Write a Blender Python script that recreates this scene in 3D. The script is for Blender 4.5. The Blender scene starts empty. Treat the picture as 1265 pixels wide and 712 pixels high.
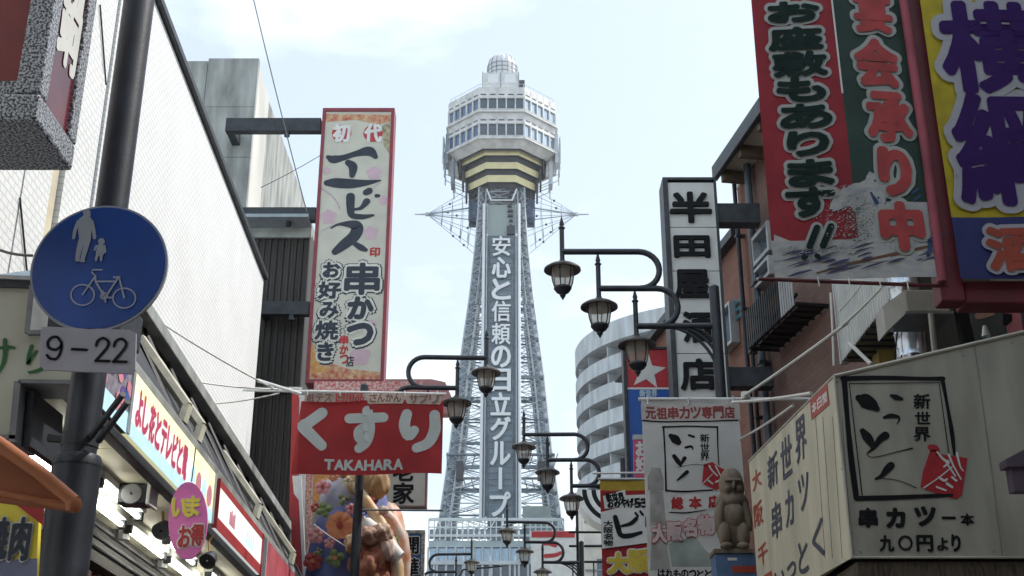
import bpy, bmesh, math, random
from mathutils import Vector, Matrix
random.seed(7)
S = bpy.context.scene
COL = S.collection
PI = math.pi
R = math.radians

# ---------------------------------------------------------------- camera, sky, sun, exposure
FPX = 1535.0; PITCH = R(22); CS, SN = math.cos(PITCH), math.sin(PITCH); EYE = Vector((0, 0, 1.6))
cd = bpy.data.cameras.new('camera'); cam = bpy.data.objects.new('camera', cd); COL.objects.link(cam)
cam.location = EYE; cam.rotation_euler = (PI/2 + PITCH, 0, 0)
cd.lens = FPX/1265*36; cd.sensor_width = 36; cd.clip_start = 0.05; cd.clip_end = 6000
S.camera = cam
SUN_EL, SUN_AZ = R(50), R(78)            # azimuth clockwise from +Y
w = bpy.data.worlds.new('World'); S.world = w; w.use_nodes = True
nt = w.node_tree; N = nt.nodes; L = nt.links
bg = N['Background']
sky = N.new('ShaderNodeTexSky'); sky.sky_type = 'NISHITA'; sky.sun_disc = False
sky.sun_elevation = SUN_EL; sky.sun_rotation = SUN_AZ; sky.dust_density = 3.0; sky.air_density = 1.0; sky.ozone_density = 0.8
tc = N.new('ShaderNodeTexCoord'); mp = N.new('ShaderNodeMapping'); mp.inputs['Scale'].default_value = (1.5, 1.5, 3.2)
mp.inputs['Location'].default_value = (1.3, 0.7, 0.1)
nz = N.new('ShaderNodeTexNoise'); nz.inputs['Scale'].default_value = 1.7; nz.inputs['Detail'].default_value = 8; nz.inputs['Roughness'].default_value = 0.52
rp = N.new('ShaderNodeValToRGB'); rp.color_ramp.elements[0].position = 0.47; rp.color_ramp.elements[1].position = 0.61
rp.color_ramp.elements[0].color = (0.36, 0.36, 0.36, 1); rp.color_ramp.elements[1].color = (0.86, 0.86, 0.86, 1)
mx = N.new('ShaderNodeMix'); mx.data_type = 'RGBA'; mx.inputs['B'].default_value = (8.0, 8.9, 9.2, 1)
L.new(tc.outputs['Generated'], mp.inputs['Vector']); L.new(mp.outputs['Vector'], nz.inputs['Vector'])
L.new(nz.outputs['Fac'], rp.inputs['Fac']); L.new(rp.outputs['Color'], mx.inputs['Factor'])
L.new(sky.outputs['Color'], mx.inputs['A']); L.new(mx.outputs['Result'], bg.inputs['Color'])
bg.inputs['Strength'].default_value = 0.14
sd = bpy.data.lights.new('sun', 'SUN'); sun = bpy.data.objects.new('sun', sd); COL.objects.link(sun)
sd.energy = 2.6; sd.angle = R(0.5); sd.color = (1, 0.96, 0.9)
sv = Vector((math.sin(SUN_AZ)*math.cos(SUN_EL), math.cos(SUN_AZ)*math.cos(SUN_EL), math.sin(SUN_EL)))
sun.rotation_euler = (-sv).to_track_quat('-Z', 'Y').to_euler()
S.view_settings.view_transform = 'Standard'; S.view_settings.look = 'None'; S.view_settings.exposure = 0.52; S.view_settings.gamma = 1
S.render.engine = 'CYCLES'; S.cycles.max_bounces = 5; S.cycles.transparent_max_bounces = 8; S.cycles.volume_bounces = 0

# ---------------------------------------------------------------- helpers
def ray(px, py):
    u = (px-632.5)/FPX; v = (356-py)/FPX
    return Vector((u, CS - v*SN, SN + v*CS))
def P(px, py, Y):
    d = ray(px, py); return EYE + d*(Y/d.y)
class Plane:
    """upright plane: ex to the reader's right, ey away from the reader, ez up"""
    def __init__(s, O, ex=(1, 0, 0)):
        s.O = Vector(O); s.ex = Vector(ex).normalized(); s.ez = Vector((0, 0, 1)); s.ey = s.ez.cross(s.ex)
        s.M = Matrix(((s.ex.x, s.ey.x, 0, s.O.x), (s.ex.y, s.ey.y, 0, s.O.y), (0, 0, 1, s.O.z), (0, 0, 0, 1)))
    def uv(s, px, py, y=0):
        d = ray(px, py); o = s.O + s.ey*y
        t = (o-EYE).dot(s.ey)/d.dot(s.ey); p = EYE + d*t - s.O
        return Vector((p.dot(s.ex), p.z))
def facing(px, py, Y):          # plane facing down the street, origin at a pixel
    return Plane(P(px, py, Y))

MATS = {}
def mat(name, col, rough=0.7, metal=0.0, var=0.12, scale=6.0, bump=0.0, bscale=40.0, col2=None, stretch=None, trans=0.0, emit=0.0, spec=0.5, detail=5):
    if name in MATS: return MATS[name]
    m = bpy.data.materials.new(name); m.use_nodes = True; t = m.node_tree; n = t.nodes; l = t.links
    b = n['Principled BSDF']; b.inputs['Roughness'].default_value = rough; b.inputs['Metallic'].default_value = metal
    b.inputs['Specular IOR Level'].default_value = spec
    tcn = n.new('ShaderNodeTexCoord'); vec = tcn.outputs['Object']
    if stretch:
        mpn = n.new('ShaderNodeMapping'); mpn.inputs['Scale'].default_value = stretch; l.new(vec, mpn.inputs['Vector']); vec = mpn.outputs['Vector']
    no = n.new('ShaderNodeTexNoise'); no.inputs['Scale'].default_value = scale; no.inputs['Detail'].default_value = detail; l.new(vec, no.inputs['Vector'])
    cr = n.new('ShaderNodeValToRGB'); e = cr.color_ramp.elements
    if col2 is None:
        a = tuple(max(0, c*(1-var*1.6)) for c in col); c2 = tuple(min(1, c*(1+var*0.7)) for c in col)
    else: a, c2 = col, col2
    e[0].position = 0.32; e[1].position = 0.68; e[0].color = (*a, 1); e[1].color = (*c2, 1)
    l.new(no.outputs['Fac'], cr.inputs['Fac']); l.new(cr.outputs['Color'], b.inputs['Base Color'])
    if bump:
        nb = n.new('ShaderNodeTexNoise'); nb.inputs['Scale'].default_value = bscale; nb.inputs['Detail'].default_value = 4; l.new(vec, nb.inputs['Vector'])
        bu = n.new('ShaderNodeBump'); bu.inputs['Strength'].default_value = bump; bu.inputs['Distance'].default_value = 0.01
        l.new(nb.outputs['Fac'], bu.inputs['Height']); l.new(bu.outputs['Normal'], b.inputs['Normal'])
    if trans:
        tr = n.new('ShaderNodeBsdfTranslucent'); l.new(cr.outputs['Color'], tr.inputs['Color'])
        ms = n.new('ShaderNodeMixShader'); ms.inputs[0].default_value = trans
        l.new(b.outputs[0], ms.inputs[1]); l.new(tr.outputs[0], ms.inputs[2]); l.new(ms.outputs[0], n['Material Output'].inputs[0])
    if emit:
        b.inputs['Emission Color'].default_value = (*col, 1); b.inputs['Emission Strength'].default_value = emit
    MATS[name] = m; return m

class B:
    def __init__(s): s.v = []; s.f = []; s.m = []; s.cur = 0
    def add(s, vs, fs):
        o = len(s.v); s.v += [tuple(p) for p in vs]; s.f += [tuple(i+o for i in f) for f in fs]; s.m += [s.cur]*len(fs); return s
    def box(s, x0, x1, y0, y1, z0, z1, X=None):
        vs = [Vector((x, y, z)) for z in (z0, z1) for x, y in ((x0, y0), (x1, y0), (x1, y1), (x0, y1))]
        if X: vs = [X @ p for p in vs]
        return s.add(vs, [(3, 2, 1, 0), (4, 5, 6, 7), (0, 1, 5, 4), (1, 2, 6, 5), (2, 3, 7, 6), (3, 0, 4, 7)])
    def prism(s, poly, y0, y1):          # poly of (x,z), counter-clockwise as read
        n = len(poly); vs = [(x, y0, z) for x, z in poly] + [(x, y1, z) for x, z in poly]
        fs = [tuple(range(n)), tuple(range(2*n-1, n-1, -1))] + [((i+1) % n, i, i+n, (i+1) % n+n) for i in range(n)]
        return s.add(vs, fs)
    def hprism(s, poly, z0, z1):         # poly of (x,y)
        n = len(poly); vs = [(x, y, z0) for x, y in poly] + [(x, y, z1) for x, y in poly]
        fs = [tuple(range(n-1, -1, -1)), tuple(range(n, 2*n))] + [(i, (i+1) % n, (i+1) % n+n, i+n) for i in range(n)]
        return s.add(vs, fs)
    def tube(s, pts, r, n=8, cap=True):
        pts = [Vector(p) for p in pts]; k = len(pts); rs = r if isinstance(r, (list, tuple)) else [r]*k
        vs = []; a = None
        for i, p in enumerate(pts):
            d = (pts[min(i+1, k-1)] - pts[max(i-1, 0)]).normalized()
            if a is None: a = d.cross(Vector((0, 0, 1)) if abs(d.z) < 0.9 else Vector((1, 0, 0))).normalized()
            else: a = (a - d*a.dot(d)).normalized()
            b = d.cross(a)
            vs += [p + (a*math.cos(2*PI*j/n) + b*math.sin(2*PI*j/n))*rs[i] for j in range(n)]
        fs = [(i*n+j, i*n+(j+1) % n, (i+1)*n+(j+1) % n, (i+1)*n+j) for i in range(k-1) for j in range(n)]
        if cap: fs += [tuple(range(n-1, -1, -1)), tuple((k-1)*n+j for j in range(n))]
        return s.add(vs, fs)
    def lathe(s, prof, c=(0, 0, 0), n=16):
        c = Vector(c); k = len(prof)
        vs = [c + Vector((r*math.cos(2*PI*j/n), r*math.sin(2*PI*j/n), z)) for r, z in prof for j in range(n)]
        fs = [(i*n+j, i*n+(j+1) % n, (i+1)*n+(j+1) % n, (i+1)*n+j) for i in range(k-1) for j in range(n)]
        return s.add(vs, fs)
    def corr(s, x0, x1, z0, z1, pitch, d, y=0):   # vertical ribs standing proud of y
        n = max(1, int((x1-x0)/pitch)); q = (x1-x0)/n
        pr = []
        for i in range(n):
            a = x0+i*q; pr += [(a, y), (a+q*.45, y), (a+q*.55, y-d), (a+q*.9, y-d)]
        pr.append((x1, y)); m = len(pr)
        s.add([(a, b, z0) for a, b in pr]+[(a, b, z1) for a, b in pr], [(i, i+1, i+1+m, i+m) for i in range(m-1)])
        return s
    def obj(s, name, mats, parent=None, bevel=0, smooth=False, label=None, kind=None):
        me = bpy.data.meshes.new(name); me.from_pydata([tuple(p) for p in s.v], [], s.f)
        if not isinstance(mats, (list, tuple)): mats = [mats]
        for m in mats: me.materials.append(m)
        me.polygons.foreach_set('material_index', s.m)
        if smooth: me.polygons.foreach_set('use_smooth', [True]*len(me.polygons))
        bm = bmesh.new(); bm.from_mesh(me); bmesh.ops.recalc_face_normals(bm, faces=bm.faces); bm.to_mesh(me); bm.free()
        o = bpy.data.objects.new(name, me); COL.objects.link(o)
        if parent: o.parent = parent
        if bevel:
            md = o.modifiers.new('bevel', 'BEVEL'); md.width = bevel; md.segments = 2; md.limit_method = 'ANGLE'
        if smooth:
            try: me.set_sharp_from_angle(angle=R(40))
            except Exception: pass
        if label: o['label'] = label
        if kind: o['kind'] = kind
        return o
def tag(o, label, cat, group=None, kind=None):
    if label: o['label'] = label
    if cat: o['category'] = cat
    if group: o['group'] = group
    if kind: o['kind'] = kind
    return o
def thing(name, label, cat, M=None, group=None):
    o = bpy.data.objects.new(name, None); COL.objects.link(o); o.empty_display_size = .2
    if isinstance(M, Matrix): o.matrix_world = M
    elif M is not None: o.location = M
    return tag(o, label, cat, group)
def copy_tree(o, parent=None):
    c = o.copy(); COL.objects.link(c)
    if parent: c.parent = parent
    for ch in list(o.children): copy_tree(ch, c)
    return c
def world_tube(name, label, cat, pts, r, m, n=6, group=None):
    o0 = Vector(pts[0]); b = B().tube([Vector(p)-o0 for p in pts], r, n)
    o = b.obj(name, m, smooth=True); o.location = o0; return tag(o, label, cat, group)
def sag(a, b, s, n=12):
    a = Vector(a); b = Vector(b); return [a.lerp(b, i/n) - Vector((0, 0, s*4*(i/n)*(1-i/n))) for i in range(n+1)]

GL = {}
def glyph_data(ch):
    if ch not in GL:
        c = bpy.data.curves.new('t', 'FONT'); c.body = ch; c.size = 1; c.resolution_u = 3
        o = bpy.data.objects.new('t', c); COL.objects.link(o); bpy.context.view_layer.update()
        me = bpy.data.meshes.new_from_object(o)
        v = [(q.co.x, q.co.y) for q in me.vertices]; f = [tuple(p.vertices) for p in me.polygons]
        bpy.data.objects.remove(o); bpy.data.curves.remove(c); bpy.data.meshes.remove(me)
        x0 = min(a for a, _ in v); x1 = max(a for a, _ in v); y0 = min(b for _, b in v); y1 = max(b for _, b in v)
        GL[ch] = ([((a-x0)/max(1e-6, x1-x0), (b-y0)/max(1e-6, y1-y0)) for a, b in v], f, (x1-x0, y1-y0))
    return GL[ch]
def glyph_into(b, ch, x0, x1, z0, z1, dil, y, n=8, thick=0, disp=None, keep=False, rot=0, shear=0):
    v, f, (gw, gh) = glyph_data(ch)
    if keep:       # keep the character's own proportions inside the box
        s = min((x1-x0)/max(gw, .01), (z1-z0)/max(gh, .01)); cx, cz = (x0+x1)/2, (z0+z1)/2
        x0, x1, z0, z1 = cx-gw*s/2, cx+gw*s/2, cz-gh*s/2, cz+gh*s/2
    offs = [(0, 0)] + ([(dil*math.cos(2*PI*i/n), dil*math.sin(2*PI*i/n)) for i in range(n)] if dil > 0 else [])
    cx, cz = (x0+x1)/2, (z0+z1)/2; ca, sa = math.cos(rot), math.sin(rot)
    for k, (ox, oz) in enumerate(offs):
        vs = []
        for a, c in v:
            dx = x0+(x1-x0)*a-cx; dz = z0+(z1-z0)*c-cz; dx += shear*dz
            px, pz = cx+dx*ca-dz*sa+ox, cz+dx*sa+dz*ca+oz
            yy = y - k*0.00005 + (disp(px, pz) if disp else 0)
            vs.append((px, yy, pz))
        b.add(vs, f)
        if thick:
            m = len(vs); edges = {}
            for fc in f:
                for i in range(len(fc)):
                    e = (fc[i], fc[(i+1) % len(fc)])
                    if (e[1], e[0]) in edges: del edges[(e[1], e[0])]
                    else: edges[e] = 1
            b.add(vs+[(p[0], p[1]+thick, p[2]) for p in vs], [(e[0], e[1], e[1]+m, e[0]+m) for e in edges])
def glyph(ch, parent, pl, bx, m, dil=0.0, y=-0.004, name='character', **k):
    """bx = (px0, py0, px1, py1) of the character in the photograph; dil in pixels"""
    a = pl.uv(bx[0], (bx[1]+bx[3])/2, y); c = pl.uv(bx[2], (bx[1]+bx[3])/2, y)
    t = pl.uv((bx[0]+bx[2])/2, bx[1], y); d = pl.uv((bx[0]+bx[2])/2, bx[3], y)
    s = abs(c.x-a.x)/abs(bx[2]-bx[0])
    b = B(); glyph_into(b, ch, a.x, c.x, d.y, t.y, dil*s, y, **k)
    return b.obj(name, m, parent)
def text_row(txt, parent, pl, bx, m, dil=0, y=-0.004, vertical=False, name='lettering', **k):
    b = B(); n = len(txt); x0, y0, x1, y1 = bx
    for i, ch in enumerate(txt):
        if ch == ' ': continue
        if vertical: q = (x0, y0+(y1-y0)*(i+.06)/n, x1, y0+(y1-y0)*(i+.94)/n)
        else: q = (x0+(x1-x0)*(i+.06)/n, y0, x0+(x1-x0)*(i+.94)/n, y1)
        a = pl.uv(q[0], (q[1]+q[3])/2, y); c = pl.uv(q[2], (q[1]+q[3])/2, y); t = pl.uv((q[0]+q[2])/2, q[1], y); d = pl.uv((q[0]+q[2])/2, q[3], y)
        glyph_into(b, ch, a.x, c.x, d.y, t.y, dil*abs(c.x-a.x)/abs(q[2]-q[0]), y, **k)
    return b.obj(name, m, parent)
def smooth_path(p, n=6):
    out = []
    for i in range(len(p)-1):
        a = p[max(i-1, 0)]; b_ = p[i]; c = p[i+1]; d = p[min(i+2, len(p)-1)]
        for j in range(n):
            t = j/n
            out.append(tuple(0.5*((2*b_[k]) + (-a[k]+c[k])*t + (2*a[k]-5*b_[k]+4*c[k]-d[k])*t*t + (-a[k]+3*b_[k]-3*c[k]+d[k])*t**3) for k in range(3)))
    out.append(tuple(p[-1])); return out
def brush(strokes, parent, pl, m, y=-0.004, name='brush_character', disp=None, grow=0.0, sm=6):
    """strokes: lists of (px, py, width px)"""
    b = B(); yy = y
    for st in strokes:
        pts = smooth_path(st, sm) if len(st) > 2 and sm > 1 else st
        q = []
        for px, py, wd in pts:
            c = pl.uv(px, py, y); s = (pl.uv(px+1, py, y)-c).length
            q.append((c.x, c.y, max(.2, wd+2*grow)*s/2))
        n = len(q); vs = []
        for i in range(n):
            a = q[max(i-1, 0)]; c = q[min(i+1, n-1)]; dx, dz = c[0]-a[0], c[1]-a[1]; l = math.hypot(dx, dz) or 1
            nx, nz_ = -dz/l, dx/l; x, z, r = q[i]
            for sgn in (1, -1):
                X_, Z_ = x+nx*r*sgn, z+nz_*r*sgn; vs.append((X_, yy+(disp(X_, Z_) if disp else 0), Z_))
        b.add(vs, [(2*i, 2*i+1, 2*i+3, 2*i+2) for i in range(n-1)])
        for e in (0, n-1):
            x, z, r = q[e]; yy -= .00015
            b.add([(x+r*math.cos(2*PI*k/12), yy+(disp(x, z) if disp else 0), z+r*math.sin(2*PI*k/12)) for k in range(12)], [tuple(range(12))])
        yy -= .00015
    return b.obj(name, m, parent)
def flat(pts, parent, pl, m, y=-0.002, name='print', t=0.0015, disp=None):
    """flat printed patch; pts are photo pixels"""
    q = [pl.uv(a, c, y) for a, c in pts]
    if disp:
        bm = bmesh.new(); bm.faces.new([bm.verts.new((p.x, 0, p.y)) for p in q]); bmesh.ops.triangulate(bm, faces=bm.faces)
        bmesh.ops.subdivide_edges(bm, edges=bm.edges, cuts=5, use_grid_fill=True); bm.verts.index_update()
        b = B().add([(v.co.x, y+disp(v.co.x, v.co.z), v.co.z) for v in bm.verts], [tuple(v.index for v in f.verts) for f in bm.faces]); bm.free()
        return b.obj(name, m, parent)
    return B().prism([(p.x, p.y) for p in q][::-1], y, y+t).obj(name, m, parent)
def cloth(pl, parent, x0, x1, z0, z1, m, disp, name='cloth', nx=24, nz=32, t=0.002, hem=None):
    b = B(); vs = []
    for sd_ in (0, 1):
        for j in range(nz+1):
            for i in range(nx+1):
                x = x0+(x1-x0)*i/nx; z = z0+(z1-z0)*j/nz
                zz = z + (hem(x) if (hem and j == 0) else 0)
                vs.append((x, disp(x, z)+sd_*t, zz))
    K = (nx+1)*(nz+1); fs = []
    for j in range(nz):
        for i in range(nx):
            a = j*(nx+1)+i; fs += [(a, a+1, a+nx+2, a+nx+1), (a+K, a+nx+1+K, a+nx+2+K, a+1+K)]
    return b.add(vs, fs).obj(name, m, parent, smooth=True)
def frame_box(pl, parent, x0, x1, z0, z1, d, fw, mframe, mface, proud=.012, fname='frame', face='face'):
    B().box(x0+fw, x1-fw, 0, d-.01, z0+fw, z1-fw).obj(face, mface, parent)
    for a in ((x0, x0+fw, z0, z1), (x1-fw, x1, z0, z1), (x0+fw, x1-fw, z1-fw, z1), (x0+fw, x1-fw, z0, z0+fw)):
        B().box(a[0], a[1], -proud, d, a[2], a[3]).obj(fname, mframe, parent, bevel=.004)

# ---------------------------------------------------------------- materials
white_paint = mat('white_paint', (.72, .73, .72), .6, var=.06)
wall_white = None
beige = mat('beige_cladding', (.62, .56, .42), .7, var=.1, bump=.2)
steel_dark = mat('dark_grey_paint', (.035, .042, .05), .5, .2, var=.25, scale=9, bump=.05)
pole_dark = mat('charcoal_pole_paint', (.03, .036, .05), .45, .1, var=.25, scale=5, bump=.12, bscale=80)
black = mat('black_ink', (.008, .009, .011), .7, var=.2, spec=.2)
ink_navy = mat('navy_ink', (.02, .03, .05), .6, var=.2)
grey = mat('grey_metal', (.22, .23, .24), .5, .3, var=.15)
lgrey = mat('light_grey_metal', (.45, .47, .48), .5, .2, var=.12)
concrete = mat('concrete', (.34, .36, .35), .9, var=.28, scale=1.6, bump=.5, bscale=20, stretch=(2.2, 2.2, .6))
asphalt = mat('asphalt', (.05, .05, .052), .9, var=.3, scale=30, bump=.5, bscale=200)
paving = mat('paving', (.26, .25, .24), .85, var=.2, scale=8, bump=.3)
brick_m = mat('brown_brick', (.22, .10, .075), .85, var=.2)
dark_shade = mat('dark_opening', (.02, .02, .022), .6, var=.2)
cream = mat('cream_panel', (.60, .59, .52), .55, var=.06, scale=3)
red_p = mat('red_print', (.42, .03, .035), .6, var=.14, scale=4)
white_p = mat('white_print', (.68, .69, .67), .6, var=.07, scale=5)
glassy = mat('window_glass', (.06, .09, .13), .08, 0, var=.3, spec=.8)
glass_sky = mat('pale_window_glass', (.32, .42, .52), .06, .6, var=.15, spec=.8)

def brickmat(name, c1, c2, mortar, sc=1.0, bw=.22, rh=.075, ms=.006, lo=.72, hi=1.15, bs=.5):
    m = bpy.data.materials.new(name); m.use_nodes = True; t = m.node_tree; n = t.nodes; l = t.links; b = n['Principled BSDF']; b.inputs['Roughness'].default_value = .85
    tcn = n.new('ShaderNodeTexCoord'); sx = n.new('ShaderNodeSeparateXYZ'); cx = n.new('ShaderNodeCombineXYZ'); l.new(tcn.outputs['Object'], sx.inputs[0]); l.new(sx.outputs['X'], cx.inputs['X']); l.new(sx.outputs['Z'], cx.inputs['Y'])
    br = n.new('ShaderNodeTexBrick'); br.inputs['Scale'].default_value = sc; br.inputs['Brick Width'].default_value = bw; br.inputs['Row Height'].default_value = rh; br.inputs['Mortar Size'].default_value = ms
    br.inputs['Color1'].default_value = (*c1, 1); br.inputs['Color2'].default_value = (*c2, 1); br.inputs['Mortar'].default_value = (*mortar, 1); l.new(cx.outputs[0], br.inputs['Vector'])
    no = n.new('ShaderNodeTexNoise'); no.inputs['Scale'].default_value = 1.3; no.inputs['Detail'].default_value = 6; l.new(tcn.outputs['Object'], no.inputs['Vector'])
    mr = n.new('ShaderNodeMapRange'); mr.inputs['From Min'].default_value = .3; mr.inputs['From Max'].default_value = .7; mr.inputs['To Min'].default_value = lo; mr.inputs['To Max'].default_value = hi; l.new(no.outputs['Fac'], mr.inputs['Value'])
    vm = n.new('ShaderNodeVectorMath'); vm.operation = 'SCALE'; l.new(br.outputs['Color'], vm.inputs[0]); l.new(mr.outputs[0], vm.inputs['Scale']); l.new(vm.outputs[0], b.inputs['Base Color'])
    bu = n.new('ShaderNodeBump'); bu.invert = True; bu.inputs['Strength'].default_value = bs; bu.inputs['Distance'].default_value = .006; l.new(br.outputs['Fac'], bu.inputs['Height']); l.new(bu.outputs['Normal'], b.inputs['Normal'])
    return m
wall_white = brickmat('white_cladding', (.78, .79, .79), (.74, .755, .76), (.56, .59, .60), 1, .12, .06, .006, .95, 1.03, .6)
# ---------------------------------------------------------------- ground
B().box(-900, 900, -300, 2500, -1, 0).obj('ground', paving, kind='structure')
B().box(-1.7, 1.7, -30, 150, .0, .004).obj('road', asphalt, kind='structure')
for sx, nm in ((-1, 'pavement_left'), (1, 'pavement_right')):
    b = B()
    b.box(min(sx*1.7, sx*3.2), max(sx*1.7, sx*3.2), -30, 150, 0, .12)
    b.obj(nm, paving, kind='structure', bevel=.01)

# unseen roofed block added behind the camera, darkens the near street
arc_ = thing('shading_block', 'unseen roofed block added behind the camera to darken the nearest signs', 'building', (0, 0, 0))
am = mat('shading_block_paint', (.16, .15, .14), .8, var=.2)
B().box(-9, 9, -40, 1.2, 7.6, 8.2).obj('roof', am, arc_); B().box(-9, -4.2, -40, 1.2, 0, 7.59).obj('left_wall', am, arc_); B().box(4.6, 9, -40, 1.0, 0, 7.59).obj('right_wall', am, arc_); B().box(-4.19, 4.59, -40, -39, 0, 7.59).obj('end_wall', am, arc_)
for i in range(9): B().box(-4.19, 4.59, -38+i*4.2, -37.7+i*4.2, 7.2, 7.59).obj('roof_beam', am, arc_)

# ================================================================ THE TOWER
TX, TY = -1.45, 160.0
def zf(py, Y):
    v = (356-py)/FPX; return 1.6 + Y*(SN+v*CS)/(CS-v*SN)
tower = thing('observation_tower', 'tall steel lattice observation tower with octagonal deck and vertical white sign lettering', 'tower', Matrix.Translation((TX, TY, 0)))
t_steel = mat('tower_blue_grey_paint', (.20, .25, .30), .5, .1, var=.25, scale=.8, bump=.3, bscale=4)
t_light = mat('tower_light_paint', (.46, .51, .55), .5, .1, var=.1, scale=1)
t_panel = mat('tower_sign_backing', (.16, .21, .255), .6, .1, var=.14, scale=.7)
t_white = mat('tower_white_cladding', (.62, .63, .63), .6, var=.14, scale=.9)
t_letter = mat('tower_letter_white', (.68, .71, .74), .5, var=.05)
t_yellow = mat('tower_yellow_band', (.68, .62, .36), .6, var=.06, scale=.8)
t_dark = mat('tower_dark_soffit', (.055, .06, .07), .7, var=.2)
PROF = [(0, 14.5), (12, 11.6), (22, 9.5), (33, 7.45), (42, 6.4), (52, 5.55), (64, 4.2), (72, 3.55), (77, 3.25), (86, 3.1)]
def hw(z):
    for (a, p), (b, q) in zip(PROF, PROF[1:]):
        if z <= b: return p+(q-p)*(z-a)/(b-a)
    return PROF[-1][1]
zs = [z for z, _ in PROF]
fine = [0, 4, 8, 12, 17, 22, 26, 29.5, 33, 36, 39.3, 42.5, 45.6, 48.6, 51.5, 54.3, 57, 59.6, 62.1, 64.5, 66.8, 69, 71.1, 73.1, 75, 77, 80, 83, 86]
for sx in (-1, 1):
    for sy in (-1, 1):
        b = B()
        for a, c in zip(fine, fine[1:]):
            ha, hc = hw(a), hw(c)
            wl = .50 if a > 60 else .62
            p0 = Vector((sx*(ha-wl), sy*(ha-wl), a)); p1 = Vector((sx*(hc-wl), sy*(hc-wl), c))
            b.tube([p0, p1], wl*1.12, 4, cap=False)
        leg = b.obj('leg', t_steel, tower)
        b = B()      # chords and lacing proud of the leg's core
        for a, c in zip(fine[5:], fine[6:]):
            for kx in (0, 1):
                for ky in (0, 1):
                    wl = 1.25 if a < 60 else 1.0
                    f = lambda z: Vector((sx*(hw(z)-kx*wl), sy*(hw(z)-ky*wl), z))
                    b.tube([f(a), f(c)], .11, 4, cap=False)
            n = 3
            for i in range(n):
                z0, z1 = a+(c-a)*i/n, a+(c-a)*(i+1)/n
                e = i % 2
                wl = 1.25 if a < 60 else 1.0
                b.tube([(sx*(hw(z0)-e*wl), sy*hw(z0), z0), (sx*(hw(z1)-(1-e)*wl), sy*hw(z1), z1)], .055, 4, cap=False)
                b.tube([(sx*hw(z0), sy*(hw(z0)-e*wl), z0), (sx*hw(z1), sy*(hw(z1)-(1-e)*wl), z1)], .055, 4, cap=False)
        b.obj('leg_lacing', t_light, leg, kind='stuff')
b = B(); b2 = B()
for k in range(5, len(fine)-1):
    a, c = fine[k], fine[k+1]; ha, hc = hw(a), hw(c)
    for rot in range(4):
        X = Matrix.Rotation(rot*PI/2, 4, 'Z')
        T = lambda *ps: [X @ Vector(p) for p in ps]
        b.tube(T((-ha, -ha, a), (ha, -ha, a)), .13, 4, cap=False)
        if rot != 0:
            b.tube(T((-ha, -ha, a), (hc, -hc, c)), .08, 4, cap=False); b.tube(T((ha, -ha, a), (-hc, -hc, c)), .08, 4, cap=False)
        m = (a+c)/2; hm = hw(m)
        for s in (-1, 1):       # bays beside the sign column
            for yy in (-ha, ):
                b2.tube(T((s*ha, -ha, a), (s*2.6, -hm, m)), .05, 4, cap=False)
                b2.tube(T((s*2.6, -hm, m), (s*hc, -hc, c)), .05, 4, cap=False)
                b2.tube(T((s*2.6, -ha, a), (s*hm, -hm, m)), .04, 4, cap=False)
                b2.tube(T((s*hm, -hm, m), (s*2.6, -hc, c)), .04, 4, cap=False)
                b2.tube(T((s*hm, -hm, m), (s*2.6, -hm, m)), .045, 4, cap=False)
    for s in (-1, 1):           # light diagonal rods through the middle of the tower
        b2.tube([(s*ha, -ha, a), (s*1.5, 0, c)], .05, 4, cap=False); b2.tube([(s*1.5, 0, a), (s*hc, hc, c)], .05, 4, cap=False)
b.obj('bracing', t_steel, tower, kind='stuff'); b2.obj('fine_bracing', t_light, tower, kind='stuff')
for z, hh in ((39.3, 1.7), (51.5, .7), (64.5, .5)):
    h_ = hw(z)
    for rot in range(4):
        X = Matrix.Rotation(rot*PI/2, 4, 'Z')
        bb = B().box(-h_, h_, -h_-.1, -h_+.5, z-.2, z+.2, X)
        if hh > 1:
            bb.box(-h_, h_, -h_-.15, -h_+.6, z+hh-.2, z+hh, X)
            for i in range(14):
                x = -h_+i*2*h_/13; bb.tube([X @ Vector((x, -h_, z)), X @ Vector((x+(h_/13), -h_, z+hh))], .07, 4, cap=False)
        bb.obj('platform_beam', t_steel, tower)
    if hh > 1:
        for s in (-1, 1): B().box(s*5.1-.45, s*5.1+.45, -h_-.5, -h_+.8, z-1.7, z+.6).obj('floodlight_box', t_dark, tower)
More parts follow.
